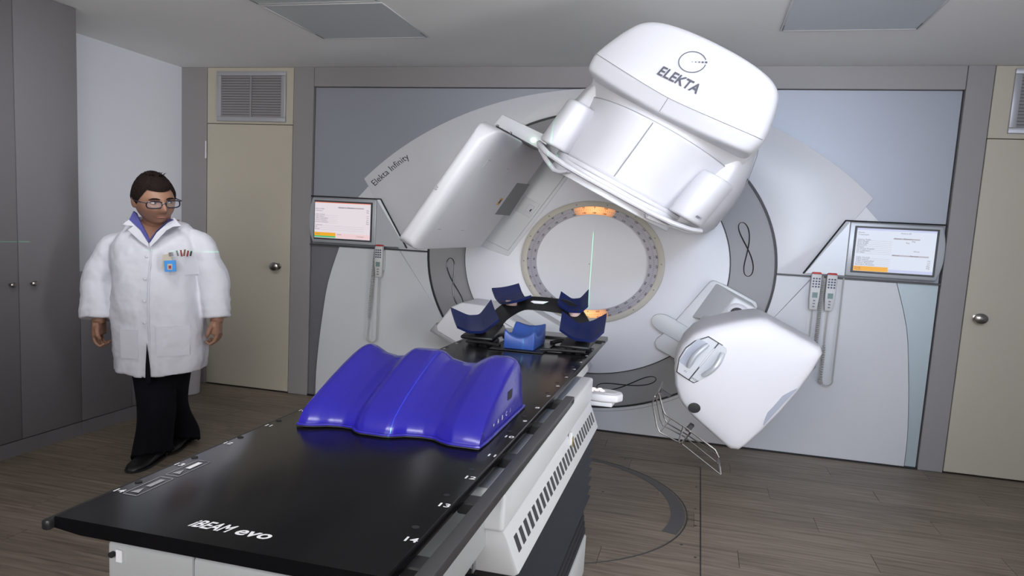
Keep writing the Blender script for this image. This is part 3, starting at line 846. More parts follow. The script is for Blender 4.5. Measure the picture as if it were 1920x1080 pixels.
# neck, body
MB().loft([plan(.385, -1.47, -1.30, -0.9, .955), plan(.378, -1.515, -1.24, -0.9, .90), plan(.345, -1.545, -1.22, -0.9, .845)]).build('head_neck', 'white', li, GF, bevel=0.006, seg=2, smooth=40)
MB().loft([plan(.349, -1.548, -1.23, -0.9, .848, n=40), plan(.349, -1.548, -1.23, -0.9, .8425, n=40)]).build('neck_joint', 'seam', li, GF)
hb = MB().loft([plan(.343, -1.556, -1.24, -0.9, .8435, 2.4), plan(.340, -1.553, -1.235, -0.9, .83, 2.4), plan(.332, -1.527, -1.20, -0.9, .70, 2.4), plan(.330, -1.508, -1.18, -0.9, .56, 2.4), plan(.325, -1.495, -1.17, -0.9, .545, 2.4)])
hb = hb.build('head_body', 'white', li, GF, bevel=0.004, seg=2, smooth=50, label='white barrel-shaped treatment head')
MB().tube([(0, -1.555, .838), (0, -1.529, .70), (0, -1.510, .56)], 0.0026, 6).build('body_seam', 'seam', hb, GF)
MB().loft([plan(.345, -1.525, -1.20, -0.9, .548, 2.6), plan(.345, -1.525, -1.20, -0.9, .524, 2.6)]).build('head_lip', 'white', li, GF, bevel=0.007, seg=2, smooth=50)
def bump(s, r, k):
    return [(s*(.322+.086*k*math.sin(q)), -1.245+.180*k*math.cos(q), r) for q in [2*math.pi*i/36 for i in range(36)]]
for s in (-1, 1):
    MB().loft([bump(s, .548, .90), bump(s, .553, .97), bump(s, .562, 1.0), bump(s, .770, 1.0), bump(s, .779, .97), bump(s, .783, .90)]).build('side_bumper', 'white', li, GF, smooth=50, label='rounded side bumper')
for k in range(4):
    MB().box((.365+.006*k, -1.41+.008*k, .578), (.3675+.006*k, -1.38, .588)).build('bumper_print', 'logo', li, GF)
MB().lathe([(.30, .455), (.30, .53)], (0, 0, 0), 48).build('collimator_ring', 'face', li, lambda p: GF((p[0], p[1]-1.22, p[2])), bevel=0.006)
# touch guard under the head
g = MB().tube([(-.405, -1.27, .532), (-.375, -1.36, .526), (-.30, -1.455, .508), (-.20, -1.51, .499), (-.1, -1.535, .497), (0, -1.545, .497), (.1, -1.535, .497), (.2, -1.51, .497), (.30, -1.455, .503), (.375, -1.36, .517), (.415, -1.27, .534)], 0.0125, 10)
g = g.build('touch_guard', 'white', li, GF, label='slim white collision bar below the head')
MB().tube([(-.405, -1.27, .53), (-.36, -1.34, .505), (-.30, -1.40, .478), (-.235, -1.44, .455), (-.20, -1.47, .462), (-.17, -1.50, .485)], 0.0105, 8).build('guard_loop', 'white', g, GF)
MB().tube([(.415, -1.27, .531), (.37, -1.33, .505), (.32, -1.39, .495), (.26, -1.44, .483), (.205, -1.47, .475), (.195, -1.50, .49)], 0.0105, 8).build('guard_loop', 'white', g, GF)
MB().tube([(-.40, -1.27, .531), (-.40, -1.0, .531), (.41, -1.0, .531), (.41, -1.27, .531)], 0.011, 8).build('guard_return', 'white', g, GF)
MB().box((.22, -1.46, .487), (.30, -1.43, .497)).build('guard_switch', 'dark', g, GF)

# ---------------- flat imaging panel, upper left
PU0, PU1 = -.672, -.575
kp = thing_part = None
mb = MB()
prof = [(PU0, -.25), (PU1, -.25), (PU1, .495), (PU0, .495)]
def panelring(y, ins, rr):
    # rounded corner towards the front top
    return [(PU0+ins*.6, y, -.25+ins+rr*.4), (PU1-ins, y, -.25+ins+rr*.4), (PU1-ins, y, .497-ins-rr), (PU0+ins*.6, y, .497-ins-rr)]
mb.loft([panelring(-.30, 0, 0), panelring(-1.29, 0, 0), panelring(-1.335, .005, .012), panelring(-1.36, .016, .03), panelring(-1.372, .034, .05)])
kp = mb.build('imaging_panel', 'white', li, GF, bevel=0.014, seg=3, smooth=45, label='flat white imaging panel')
FU = PU1+.0006
def onface(nm, y0, r0, y1, r1, m_, t=.0008):
    return MB().box((PU1-.001, y0, r0), (PU1+t, y1, r1)).build(nm, m_, kp, GF)
mb = MB().add([(FU, -.508, .258), (FU, -.245, .272), (FU, -.185, .018), (FU, -.497, .016), (FU-.002, -.508, .258), (FU-.002, -.245, .272), (FU-.002, -.185, .018), (FU-.002, -.497, .016)],
              [(0, 1, 2, 3), (4, 7, 6, 5), (0, 4, 5, 1), (1, 5, 6, 2), (2, 6, 7, 3), (3, 7, 4, 0)])
mb.build('sensor_window', 'midgrey', kp, GF, label='dark grey window')
onface('warning_label', -.60, .085, -.552, .135, 'orangelab')
onface('warning_mark', -.590, .097, -.562, .122, 'print', .0012)
for y_, r_, dy, dr in ((-1.21, .333, .05, -.05), (-.81, .322, -.05, -.05), (-1.23, -.112, .05, .05), (-.83, -.114, -.05, .05)):
    onface('field_corner', min(y_, y_+dy), r_-.001, max(y_, y_+dy), r_+.001, 'seam')
    onface('field_corner', y_-.0015, min(r_, r_+dr), y_+.0015, max(r_, r_+dr), 'arch')
text(MB(), 'kV', lambda x, y: (-.640-y, -1.3728, .085+x), .022).build('panel_print', 'logo', kp, GF)
# arm housing with green light above the panel
ah = MB().prism([(-.757, .503), (-.752, .575), (-.470, .590), (-.40, .585), (-.40, .503)], -.90, -.02).build('panel_arm_housing', 'white2', li, GF, bevel=0.006, seg=2)
MB().lathe([(.0125, -.9), (.0125, -.906), (.008, -.910), (.001, -.911)], (-.537, 0, .532), 16, 'y').build('status_light', 'led', ah, GF, label='glowing green status light')
MB().box((-.74, -.905, .495), (-.41, -.60, .503)).build('housing_gap', 'black', li, GF)
for u in (-.735, -.655):
    MB().lathe([(.007, -.9), (.007, -.908), (.003, -.911)], (u, 0, .507), 10, 'y').build('housing_screw', 'chrome', ah, GF)
# mounting plates on the gantry face
MB().prism([(-.72, -.255), (-.695, -.262), (-.640, -.232), (-.478, -.220), (-.472, .470), (-.72, .49)], -.042, -.018).build('mount_plate', 'white2', li, GF, bevel=0.005, seg=2)
MB().prism([(-.72, -.30), (-.60, -.288), (-.455, -.255), (-.452, .478), (-.72, .49)], -.027, -.018).build('mount_plate', 'white2', li, GF, bevel=0.005, seg=2)
sp_ = MB().prism([(-.60, .055), (-.49, .055), (-.49, .175), (-.60, .175)], -.046, -.04).build('switch_plate', 'white2', li, GF, bevel=0.003, seg=2)
MB().prism([(-.545, .085), (-.505, .085), (-.505, .145), (-.545, .145)], -.050, -.045).build('switch_key', 'white', sp_, GF, bevel=0.002, seg=1)
MB().box((-.519, -.0515, .098), (-.511, -.050, .118)).build('switch_slot', 'black', sp_, GF)

# ---------------- kilovolt source, lower right
so = [(.873, .308), (.905, .320), (1.165, .326), (1.190, .305), (1.210, .20), (1.222, .085), (1.226, -.05), (1.222, -.19), (1.213, -.286), (1.203, -.333), (1.172, -.352), (1.13, -.345),
      (.942, -.305), (.872, -.280), (.840, -.262), (.785, -.213), (.735, -.145), (.700, -.075), (.684, -.01), (.690, .072), (.722, .138), (.780, .212), (.830, .268)]
def dens(pts, k=3):
    o = []
    for i, p in enumerate(pts):
        a = pts[(i+1) % len(pts)]
        for j in range(k): o.append((p[0]+(a[0]-p[0])*j/k, p[1]+(a[1]-p[1])*j/k))
    return o
so = dens(so)
CU, CRR = .97, 0.0
def sring(y, k): return [(CU+(u-CU)*k, y, CRR+(r-CRR)*k) for u, r in so]
src = MB().loft([sring(-.62, .96), sring(-.70, 1.0), sring(-1.02, 1.004), sring(-1.065, 1.0), sring(-1.09, .988), sring(-1.105, .965), sring(-1.112, .93), sring(-1.12, .80), sring(-1.128, .5), sring(-1.131, .2), sring(-1.1315, .04)])
src = src.build('x_ray_source', 'white', li, GF, smooth=40, label='white wedge-shaped source housing')
YS = -1.121
dp = [(.753, .097), (.846, .094), (.862, .080), (.885, -.02), (.868, -.085), (.838, -.141), (.8125, -.141), (.747, -.136), (.716, -.07), (.708, -.01), (.720, .045)]
def scaled(pts, k, c): return [(c[0]+(u-c[0])*k, c[1]+(r-c[1])*k) for u, r in pts]
DC = (.795, -.02)
MB().prism(scaled(dp, 1.035, DC), YS-.004, YS+.03).build('drawer_outline', 'black', src, GF)
lp = [(.753, .097), (.804, .0955), (.8105, -.141), (.747, -.136), (.716, -.07), (.708, -.01), (.720, .045)]
rp = [(.8085, .0955), (.846, .094), (.862, .080), (.885, -.02), (.868, -.085), (.838, -.141), (.815, -.141)]
for nm_, p_, lab_, t_, at in (('filter_drawer', lp, 'filter drawer marked F1', 'F1', (.770, -.118)), ('cone_drawer', rp, 'cassette drawer marked M20', 'M20', (.819, -.130))):
    d = MB().prism(p_, YS-.008, YS+.02).build(nm_, 'drawer', src, GF, bevel=0.002, seg=1, label=lab_)
    text(MB(), t_, lambda x, y: (at[0]+x, YS-.0088, at[1]+y), .015).build('drawer_print', 'print', d, GF)
# curved grips
def grip(cu, nm_, sgn):
    pth = []; 
    for i in range(11):
        t = i/10; pth.append((cu-sgn*.022*math.sin(math.pi*t), YS-.010-.022*math.sin(math.pi*t), -.085+.15*t))
    return MB().tube(pth, [.010]+[.013]*9+[.010], 10).build(nm_, 'drawer', src, GF)
MB().loft([[(.760-.012*math.sin(math.pi*i/8), YS-.0085, -.09+.16*i/8) for i in range(9)] + [(.722+.0*i-.006*math.sin(math.pi*(8-i)/8), YS-.0085, -.085+.15*(8-i)/8) for i in range(9)],
           [(.760-.012*math.sin(math.pi*i/8), YS-.0075, -.09+.16*i/8) for i in range(9)] + [(.722+.0*i-.006*math.sin(math.pi*(8-i)/8), YS-.0075, -.085+.15*(8-i)/8) for i in range(9)]]).build('grip_recess', 'bluegrey', src, GF)
grip(.772, 'drawer_grip', .6); grip(.848, 'drawer_grip', -.6)
MB().lathe([(.0275, -1.124), (.0275, -1.126), (.024, -1.1265), (.001, -1.1265)], (.917, 0, -.254), 28, 'y').build('port_rim', 'black', src, lambda p: GF((p[0]*1.0, p[1]+.0035, p[2])))
mb = MB()
arc_ = [(1.208-.035*math.sin(math.pi*i/12), -.150+.245*i/12) for i in range(13)]
mb.prism(arc_, -1.1145, -1.09).build('lens_window', 'bluegrey', src, lambda p: GF((p[0]-.004, p[1]-.0045, p[2])), label='grey half-moon window')
# mount on the gantry face
MB().prism([(.641, -.045), (.648, .285), (.662, .306), (.738, .316), (.934, .318), (.962, .295), (.966, -.25), (.93, -.275), (.66, -.278), (.628, -.25), (.622, -.225), (.634, -.165)], -.075, -.015).build('source_mount', 'white2', li, GF, bevel=0.008, seg=2)
sl = [(.60+.075*math.sin(-q)*1.1, -.104+.058*math.cos(q)) for q in [math.pi*i/12 for i in range(13)]]
MB().prism(sl + [(1.02, -.162), (1.02, -.046)], -.09, -.05).build('source_slide', 'white2', li, GF, bevel=0.004, seg=2)
MB().loft([[(.68, -.07, .30), (.93, -.07, .30), (.95, -.07, .10), (.70, -.07, .02)], [(.80, -.33, .295), (.94, -.33, .295), (.95, -.33, .12), (.80, -.33, .10)]]).build('source_arm', 'white2', li, GF, bevel=0.012, seg=3)
jt = MB().lathe([(.060, -.30), (.062, -.345), (.050, -.355), (.001, -.355)], (.862, 0, .215), 28, 'y').build('pivot_cap', 'white', li, GF)
MB().lathe([(.034, -.35), (.036, -.362), (.030, -.362)], (.862, 0, .215), 24, 'y').build('pivot_seal', 'black', jt, GF)
MB().lathe([(.030, -.35), (.028, -.70), (.001, -.70)], (.868, 0, .205), 20, 'y').build('pivot_shaft', 'bezel', li, GF)
MB().box((.74, -.66, -.2), (1.1, -.15, .10)).build('source_bracket', 'white2', li, GF, bevel=0.03)

# wire bumper below the source
wb = MB()
w_r = .0036
def W3(pts, y=None): return [(u, yy, r) for u, r, yy in pts]
for dy, k in ((-1.16, 0.0), (-1.02, .010)):
    wb.tube([(.742+k, dy, -.300), (.752+k, dy, -.335), (.838+k, dy, -.428), (.865+k, dy, -.447), (.98+k, dy+.01, -.442), (1.195, dy-.03, -.462)], w_r, 6)
wb.tube([(.765, -1.0, -.315), (.855, -1.0, -.41), (.885, -1.0, -.43), (.985, -1.0, -.428), (1.165, -1.02, -.432)], w_r, 6)
wb.tube([(.742, -1.10, -.252), (.752, -1.10, -.29), (.818, -1.10, -.354), (.84, -1.10, -.368), (.955, -1.10, -.372), (1.120, -1.10, -.392), (1.158, -1.10, -.418), (1.195, -1.19, -.462)], w_r*1.35, 6)
wb.tube([(.742, -1.16, -.300), (.748, -1.08, -.290), (.757, -1.0, -.305)], w_r, 6)
wb.tube([(.735, -1.05, -.235), (.747, -1.08, -.290)], w_r, 6)
wb.tube([(.865, -1.16, -.447), (.870, -1.10, -.37)], w_r, 6)
wb.tube([(.962, -1.16, -.443), (.94, -1.10, -.373)], w_r*1.4, 6)
wb.tube([(1.195, -1.19, -.462), (1.165, -1.02, -.432)], w_r, 6)
wb.tube([(.95, -1.10, -.372), (.99, -1.06, -.395), (.975, -1.16, -.440)], w_r*1.5, 6)
wbo = wb.build('wire_bumper', 'chrome', li, GF, label='bent chrome wire bumper')
MB().box((.755, -1.11, -.278), (.80, -1.095, -.262)).build('bumper_stub', 'dark', wbo, GF)
MB().box((.958, -1.10, -.385), (.978, -1.06, -.345)).build('bumper_stub', 'dark', wbo, GF)

# ---------------- folded flat detector at the bottom, behind the couch
dt = MB().prism([(-.50, -.90), (-.492, -.70), (-.455, -.635), (-.30, -.56), (.30, -.56), (.42, -.62), (.42, -.90)], -.34, -.02).build('portal_detector', 'white', li, GF, bevel=0.012, seg=3, label='white portal imaging panel folded behind the couch')
MB().prism([(-.512, -.925), (-.508, -.85), (-.47, -.895), (.42, -.895), (.42, -.925)], -.345, -.02).build('detector_rim', 'ring', dt, GF, bevel=0.006, seg=2)
MB().prism([(-.25, -.56), (-.25, -.47), (.25, -.47), (.25, -.56)], -.16, -.018).build('detector_arm', 'white2', li, GF, bevel=0.008, seg=2)
MB().tube([(-.18, -.345, -.60), (.38, -.345, -.60)], .002, 6).build('detector_seam', 'seam', dt, GF)

# ============================================================ treatment couch
cc = thing('treatment_couch', (0, -2.4, 0), 'long black carbon treatment couch on white carriage with black bellows', 'treatment couch')
X0, X1, Y0, Y1, ZT = -.297, .258, -3.545, -1.115, .90
top = MB()
prof = [(X0, ZT-.006), (X0+.002, ZT-.001), (X0+.004, ZT), (X1-.004, ZT), (X1-.002, ZT-.001), (X1, ZT-.006), (X1, ZT-.022), (X1-.05, ZT-.028), (X0+.05, ZT-.028), (X0, ZT-.022)]
top.loft([[(x, y, z) for x, z in prof] for y in (Y0, Y1)])
ct = top.build('couch_top', 'carbon', cc, smooth=40, label='glossy black carbon couch top')
# edge lips
MB().box((X0-.012, Y0-.012, ZT-.024), (X0+.002, Y1, ZT-.004)).build('side_lip', 'blackm', ct, bevel=0.004, seg=2)
# index numbers along both edges, one every 14.6 cm, with locating holes
for k in range(1, 15):
    yk = -3.432+.146*(14-k)
    if yk > Y1-.03: continue
    for xs, al in ((.245, .5), (-.2845, .5)):
        mb = MB(); text(mb, str(k), lambda x, y: (xs+x, yk+y*1.0, ZT+.0004), .022 if xs > 0 else .019, al, 1.15, 0, 1)
        mb.build('index_number', 'printw', ct)
        if al: MB().lathe([(.0065, .0002), (.0065, .0006), (.001, .0006)], (xs-.012 if xs > 0 else xs-.004, yk+.052, ZT), 10).build('index_hole', 'black', ct)
for st, x0_, wd_ in (('iBEAM', -.090, .066), ('evo', -.012, .058)):
    mb = MB(); text(mb, st, lambda x, y: (x0_+x, -3.502+y, ZT+.0004), .036, 0, 1, .25, 1, wd_)
    mb.build('couch_lettering', 'printw', ct, label='white lettering ' + st)
# two outlined warning labels on the left edge
for ya, yb in ((-3.435, -3.345), (-3.335, -3.245)):
    mb = MB(); w = .0014; z = ZT+.0004; xa, xb = -.272, -.243
    for a, b in (((xa, ya), (xb, ya+w*1.6)), ((xa, yb-w*1.6), (xb, yb)), ((xa, ya), (xa+w, yb)), ((xb-w, ya), (xb, yb))):
        mb.add([(a[0], a[1], z), (b[0], a[1], z), (b[0], b[1], z), (a[0], b[1], z)], [(0, 1, 2, 3)])
    mb.add([(-.266, ya+.012, z), (-.250, ya+.012, z), (-.258, ya+.034, z)], [(0, 1, 2)])
    mb.build('warning_label', 'printgrey', ct)
    MB().add([(-.262, ya+.042, z), (-.252, ya+.042, z), (-.252, yb-.012, z), (-.262, yb-.012, z)], [(0, 1, 2, 3)]).build('warning_text', 'printw' if ya > -3.4 else 'printgrey', ct)

# accessory rail with brackets, right side
rl = MB().box((.279, -3.72, .857), (.306, -2.305, .882)).build('side_rail', 'railm', cc, bevel=0.003, seg=2, label='dark metal accessory rail')
for yb in (-2.373, -2.645, -2.921, -3.191, -3.453):
    MB().box((.246, yb-.022, .852), (.282, yb+.022, .879)).build('rail_bracket', 'blackm', cc, bevel=0.003, seg=1)
for k in range(3):
    MB().lathe([(.003, 0), (.003, .0015)], (.3062, -2.322-.014*k, .872), 8, 'x').build('rail_hole', 'black', rl)
# carriage: near end section, main box, sloping skirt with vents
MB().box((-.288, -3.452, .700), (.262, -2.95, .806)).build('end_carriage', 'endshade', cc, bevel=0.008, seg=3, label='white end section under the couch foot')
for x in (-.118,):
    MB().box((x-.0015, -3.4535, .702), (x+.0015, -3.4, .8075)).build('carriage_seam', 'seam', cc)
MB().box((-.266, -3.456, .770), (-.254, -3.450, .795)).build('catch_plate', 'printw', cc)
MB().lathe([(.006, -.0065), (.006, .0)], (-.274, -3.452, .783), 10, 'y').build('catch_hole', 'black', cc)
MB().box((-.30, -3.08, .752), (.302, -1.87, .852)).build('carriage_box', 'white2', cc, bevel=0.010, seg=3, label='white carriage box')
MB().box((-.262, -3.07, .851), (.262, -1.9, .853)).build('slide_plate', 'bluegrey', cc)
MB().prism([(-.20, .853), (.22, .853), (.235, .79), (-.2, .79)], -1.87, -1.50).build('carriage_nose', 'white2', cc, bevel=0.01, seg=2)
sk = MB().loft([[(-.30, y0, .752), (.299, y0, .752), (.305, y0+.004, .735), (.333, y0+.014, .645), (.322, y0+.016, .635), (-.32, y0+.016, .635)] for y0 in (-3.068,)] +
               [[(-.30, -1.895, .752), (.299, -1.895, .752), (.305, -1.893, .735), (.333, -1.885, .645), (.322, -1.885, .635), (-.32, -1.885, .635)]])
sko = sk.build('carriage_skirt', 'white2', cc, bevel=0.003, seg=2, label='sloping white skirt with slots')
MB().box((.2385, -3.0705, .637), (.2415, -3.05, .752)).build('skirt_seam', 'midgrey', sko)
nv = 27
fv = None
for k in range(nv):
    yc = -3.012+(1.075)*k/(nv-1)
    t0, t1 = .18, .62
    xa, za = .305+.028*t0, .735-.090*t0; xb, zb = .305+.028*t1, .735-.090*t1
    e = .0012; w = .011
    if fv is None:
        mb = MB().add([(xa+e, yc-w, za), (xa+e, yc+w, za), (xb+e, yc+w+.004, zb), (xb+e, yc-w+.004, zb), (xa-e, yc-w, za), (xa-e, yc+w, za), (xb-e, yc+w+.004, zb), (xb-e, yc-w+.004, zb)],
                      [(0, 1, 2, 3), (4, 7, 6, 5), (0, 4, 5, 1), (1, 5, 6, 2), (2, 6, 7, 3), (3, 7, 4, 0)])
        fv = mb.build('vent_slot', 'dark', sko); p0 = ORG[fv].copy()
    else:
        copy_part(fv, sko, (p0.x/SX, yc+.002, p0.z))
MB().box((.302, -2.345, .70), (.313, -2.320, .762)).build('catch', 'white2', cc, bevel=0.003)
MB().box((.3125, -2.342, .708), (.3145, -2.323, .744)).build('catch_slot', 'gold', cc)
# dark frame below the skirt, bellows, base
MB().box((-.31, -3.04, .612), (.318, -1.90, .636)).build('lift_frame', 'blackm', cc, bevel=0.006, seg=2)
rings = []
pl = 7
for k in range(pl*2+1):
    z = .612-(.612-.33)*k/(pl*2)
    e = .026 if k % 2 == 0 else 0.0
    rings.append([(-.315+e, -3.03+e, z), (.325-e, -3.03+e, z), (.325-e, -1.905-e, z), (-.315+e, -1.905-e, z)])
MB().loft(rings).build('bellows', 'bellow', cc, smooth=20, label='black folding bellows')
for k in range(5):
    za = .33-.030*k
    MB().box((-.305-.003*k, -3.0-.004*k, za-.028), (.305+.003*k, -1.93+.006*k, za-.0005)).build('telescopic_cover', 'bellow', cc, bevel=0.003, seg=1)
MB().box((-.335, -3.03, .002), (.322, -1.905, .178)).build('couch_base', 'white2', cc, bevel=0.008, seg=2)
# hand control on the right flank
hc = [(.24, -1.79), (.345, -1.80), (.385, -1.79), (.402, -1.755), (.395, -1.715), (.36, -1.69), (.24, -1.68)]
rings = [[(x, y, z) for x, y in hc] for z in (.728, .762)]
ho = MB().loft(rings).build('hand_paddle', 'white', cc, bevel=0.008, seg=3, label='white hand control with lit keys')
MB().loft([[(x-.004, y+(.0), z) for x, y in hc[:1]+[(.37, -1.785), (.375, -1.72), (.24, -1.69)]] for z in (.706, .727)]).build('paddle_base', 'white2', ho, bevel=0.003)
for k, (x, y) in enumerate([(.285, -1.715), (.300, -1.735), (.282, -1.752), (.310, -1.712), (.322, -1.737)]):
    MB().lathe([(.0085, .762), (.0085, .765), (.006, .767), (.001, .767)], (x, y, 0), 12).build('lit_key', 'pinkled', ho)
MB().loft([[(.335, -1.775, z), (.372, -1.77, z), (.384, -1.745, z), (.34, -1.725, z)] for z in (.762, .7645)]).build('key_field', 'pend', ho)

# ============================================================ blue leg cushion
ku = thing('leg_cushion', (-.01, -2.75, ZT), 'glossy royal blue double-trough leg rest on the black couch', 'cushion')
XA, XB = -.226, .208
WK = [(-.226, 1.0), (-.205, .97), (-.185, .72), (-.160, .22), (-.128, 0.0), (-.100, .12), (-.084, .70), (-.070, .97), (-.010, 1.0), (.006, .85), (.030, .28), (.066, 0.0), (.098, .10), (.120, .62), (.142, .97), (.170, 1.0), (.208, .98)]
def wave(x):
    # ridges at the flanks and in the middle, two troughs between
    for (a, wa), (b, wb) in zip(WK, WK[1:]):
        if a <= x <= b+1e-9:
            t = (x-a)/(b-a); return wa+(wb-wa)*t
    return 1.0
def shelf(x, s):
    """height over the couch for x across and s from the foot (0) over the crest to the back (1)"""
    w = wave(x)
    hi = .140+.034*w
    return hi
NX = 90
xs = [XA+(XB-XA)*i/NX for i in range(NX+1)]
prof_s = [(0.0, 0.0), (0.01, .10), (.05, .24), (.12, .36), (.22, .50), (.34, .64), (.48, .79), (.62, .92), (.70, .975), (.76, 1.0), (.82, .985), (.86, .93), (.905, .72), (.945, .42), (.98, .12), (1.0, 0.0)]
yb0, yb1 = -2.955, -2.562
rows = []
for s, h in prof_s:
    row_ = []
    for x in xs:
        w = wave(x)
        bulge = .030*w-.004
        y = yb0+.020-bulge*(1-s)**2+(yb1-yb0-.02)*s
        H = shelf(x, s)
        ed = min((x-XA), (XB-x))/.035
        rnd = 1.0 if ed >= 1 else math.sqrt(max(0.0, 1-(1-ed)**2))*.16+.84
        z = ZT+.004+H*h*rnd
        row_.append((x, y, z))
    rows.append(row_)
mb = MB()
V = [p for r in rows for p in r]; n = NX+1; F = []
for a in range(len(rows)-1):
    for i in range(NX): F.append((a*n+i, a*n+i+1, (a+1)*n+i+1, (a+1)*n+i))
base = len(V)
# flanks: drop to the couch
for side, i in ((0, 0), (1, NX)):
    st = len(V)
    for r in rows: V.append((r[i][0], r[i][1], ZT+.002))
    for a in range(len(rows)-1):
        p, q2 = a*n+i, (a+1)*n+i
        F.append((p, q2, st+a+1, st+a) if side else (q2, p, st+a, st+a+1))
mb.add(V, F)
cu_o = mb.build('cushion_body', 'vinylb', ku, smooth=50, label='glossy royal blue vinyl body')
# welt along the foot of the cushion
wl = [(p[0], p[1]-.004, ZT+.0065) for p in rows[0]] + [(XB+.003, yb0+(yb1-yb0)*t, ZT+.0065) for t in (.1, .3, .5, .7, .9, 1.0)]
MB().tube(wl, .0045, 6).build('piping', 'vinylb', ku)
wl2 = [(p[0], p[1]-.006, ZT+.0030) for p in rows[0]] + [(XB+.004, yb0+(yb1-yb0)*t, ZT+.0030) for t in (.1, .3, .5, .7, .9, 1.0)]
MB().tube(wl2, .0026, 6).build('sole', 'black', ku)
XS = XB+.0012
MB().box((XB-.003, -2.735, ZT+.068), (XS, -2.695, ZT+.094)).build('hand_hole', 'black', cu_o)
for k, ch in enumerate(['+', 'A', 'B', 'C', '1']):
    y0_ = -2.855+.037*k
    text(MB(), ch, lambda x, y: (XS+.0005, y0_+x*1.0, ZT+.026+y), .018, .5, .9, 0, .0008).build('index_letter', 'printw', cu_o)

# ============================================================ arm support board with four cups
ab = thing('arm_support_board', (0, -1.5, ZT), 'black arch-shaped arm support board with four navy cups on the couch', 'positioning board')
PT = [(-.285, -1.62, ZT+.012)]
pads = []
for x0, x1, lab in ((-.283, -.145, 'left'), (.128, .246, 'right')):
    p = MB().loft([[(x0, -1.64, ZT+.018), (x1, -1.64, ZT+.018), (x1, -1.40, ZT+.018), (x0, -1.40, ZT+.018)],
                   [(x0, -1.64, ZT+.034), (x1, -1.64, ZT+.034), (x1-.01, -1.42, ZT+.07), (x0+.01, -1.42, ZT+.07)]])
    p.build('side_pad', 'blackm', ab, bevel=0.008, seg=2)
    MB().box((x0+.03, -1.63, ZT+.002), (x0+.05, -1.43, ZT+.019)).build('pad_foot', 'blackm', ab)
    MB().box((x1-.05, -1.63, ZT+.002), (x1-.03, -1.43, ZT+.019)).build('pad_foot', 'blackm', ab)
# thin cross frame lying on the couch
MB().tube([(-.25, -1.655, ZT+.012), (-.16, -1.665, ZT+.014), (-.10, -1.69, ZT+.010)], .008, 8).build('frame_bar', 'blackm', ab)
MB().tube([(.06, -1.675, ZT+.008), (.13, -1.655, ZT+.010), (.235, -1.655, ZT+.012)], .008, 8).build('frame_bar', 'blackm', ab)
MB().tube([(-.145, -1.47, ZT+.012), (-.11, -1.44, ZT+.020), (-.05, -1.43, ZT+.018)], .010, 8).build('frame_bar', 'blackm', ab)
MB().tube([(.07, -1.50, ZT+.012), (.10, -1.46, ZT+.018), (.14, -1.45, ZT+.016)], .010, 8).build('frame_bar', 'blackm', ab)
MB().box((-.13, -1.735, ZT+.001), (.085, -1.48, ZT+.007)).build('base_plate', 'blackm', ab, bevel=0.002, seg=1)
MB().box((-.30, -1.31, ZT+.001), (.27, -1.295, ZT+.010)).build('index_bar', 'blackm', ab)
# arch: bent flat sheet with a slot
arc_out = [(-.215, ZT+.03), (-.232, .985), (-.215, 1.035), (-.165, 1.085), (-.10, 1.108), (-.055, 1.113), (.04, 1.112), (.10, 1.105), (.15, 1.075), (.20, 1.02), (.235, .96), (.24, ZT+.03)]
arc_in = [(.165, ZT+.03), (.165, .95), (.135, 1.00), (.09, 1.035), (.04, 1.042), (-.055, 1.045), (-.10, 1.035), (-.15, .99), (-.165, .95), (-.17, ZT+.03)]
def bent(p):
    x, y, z = p
    return (x, y-max(0, (1.06-z))*1.15-.0, z)
MB().prism(crom(arc_out, 33, False) + crom(arc_in, 27, False), -1.335, -1.318).build('arch_sheet', 'blackm', ab, bent, bevel=0.002, seg=1, smooth=30, label='black arch sheet with a slot')
def bent2(p): return (bent(p)[0], bent(p)[1]-.0012, p[2])
MB().prism([(-.066, 1.086), (-.056, 1.092), (.045, 1.094), (.06, 1.09), (.06, 1.080), (-.05, 1.078)], -1.3365, -1.3355).build('slot', 'face', ab, bent)
# four cups: folded vinyl sheets, front edge and rear edge polylines
def cup(front, back, lab):
    def dl(pts, n=8):
        o = [tuple(pts[0][i]+(pts[1][i]-pts[0][i])*j/n for i in range(3)) for j in range(n)]
        for k in range(1, len(pts)-1):
            o += [tuple(pts[k][i]+(pts[k+1][i]-pts[k][i])*j/n for i in range(3)) for j in range(n)]
        o.append(tuple(pts[-1]))
        for _ in range(3):
            o = [o[0]] + [tuple((o[k-1][i]+2*o[k][i]+o[k+1][i])/4 for i in range(3)) for k in range(1, len(o)-1)] + [o[-1]]
        return o
    f = dl(front); b = dl(back)
    rows = []
    for k in range(9):
        t = k/8
        sag = .006*math.sin(math.pi*t)
        rows.append([tuple(p[i]+(q_[i]-p[i])*t-(sag if i == 2 else 0) for i in range(3)) for p, q_ in zip(f, b)])
    under = [[(x, y+.004, z-.013) for x, y, z in r] for r in rows]
    n = len(f); V = [p for r in rows for p in r]+[p for r in under for p in r]; F = []
    o = n*9
    for a in range(8):
        for i in range(n-1):
            F.append((a*n+i, a*n+i+1, (a+1)*n+i+1, (a+1)*n+i)); F.append((o+a*n+i, o+(a+1)*n+i, o+(a+1)*n+i+1, o+a*n+i+1))
    for i in range(n-1):
        F.append((i, o+i, o+i+1, i+1)); F.append((8*n+i, 8*n+i+1, o+8*n+i+1, o+8*n+i))
    for a in range(8):
        F.append((a*n, (a+1)*n, o+(a+1)*n, o+a*n)); F.append((a*n+n-1, o+a*n+n-1, o+(a+1)*n+n-1, (a+1)*n+n-1))
    return MB().add(V, F).build('arm_cup', 'cup', ab, smooth=60, label=lab)
YN0, YN1 = -1.66, -1.50
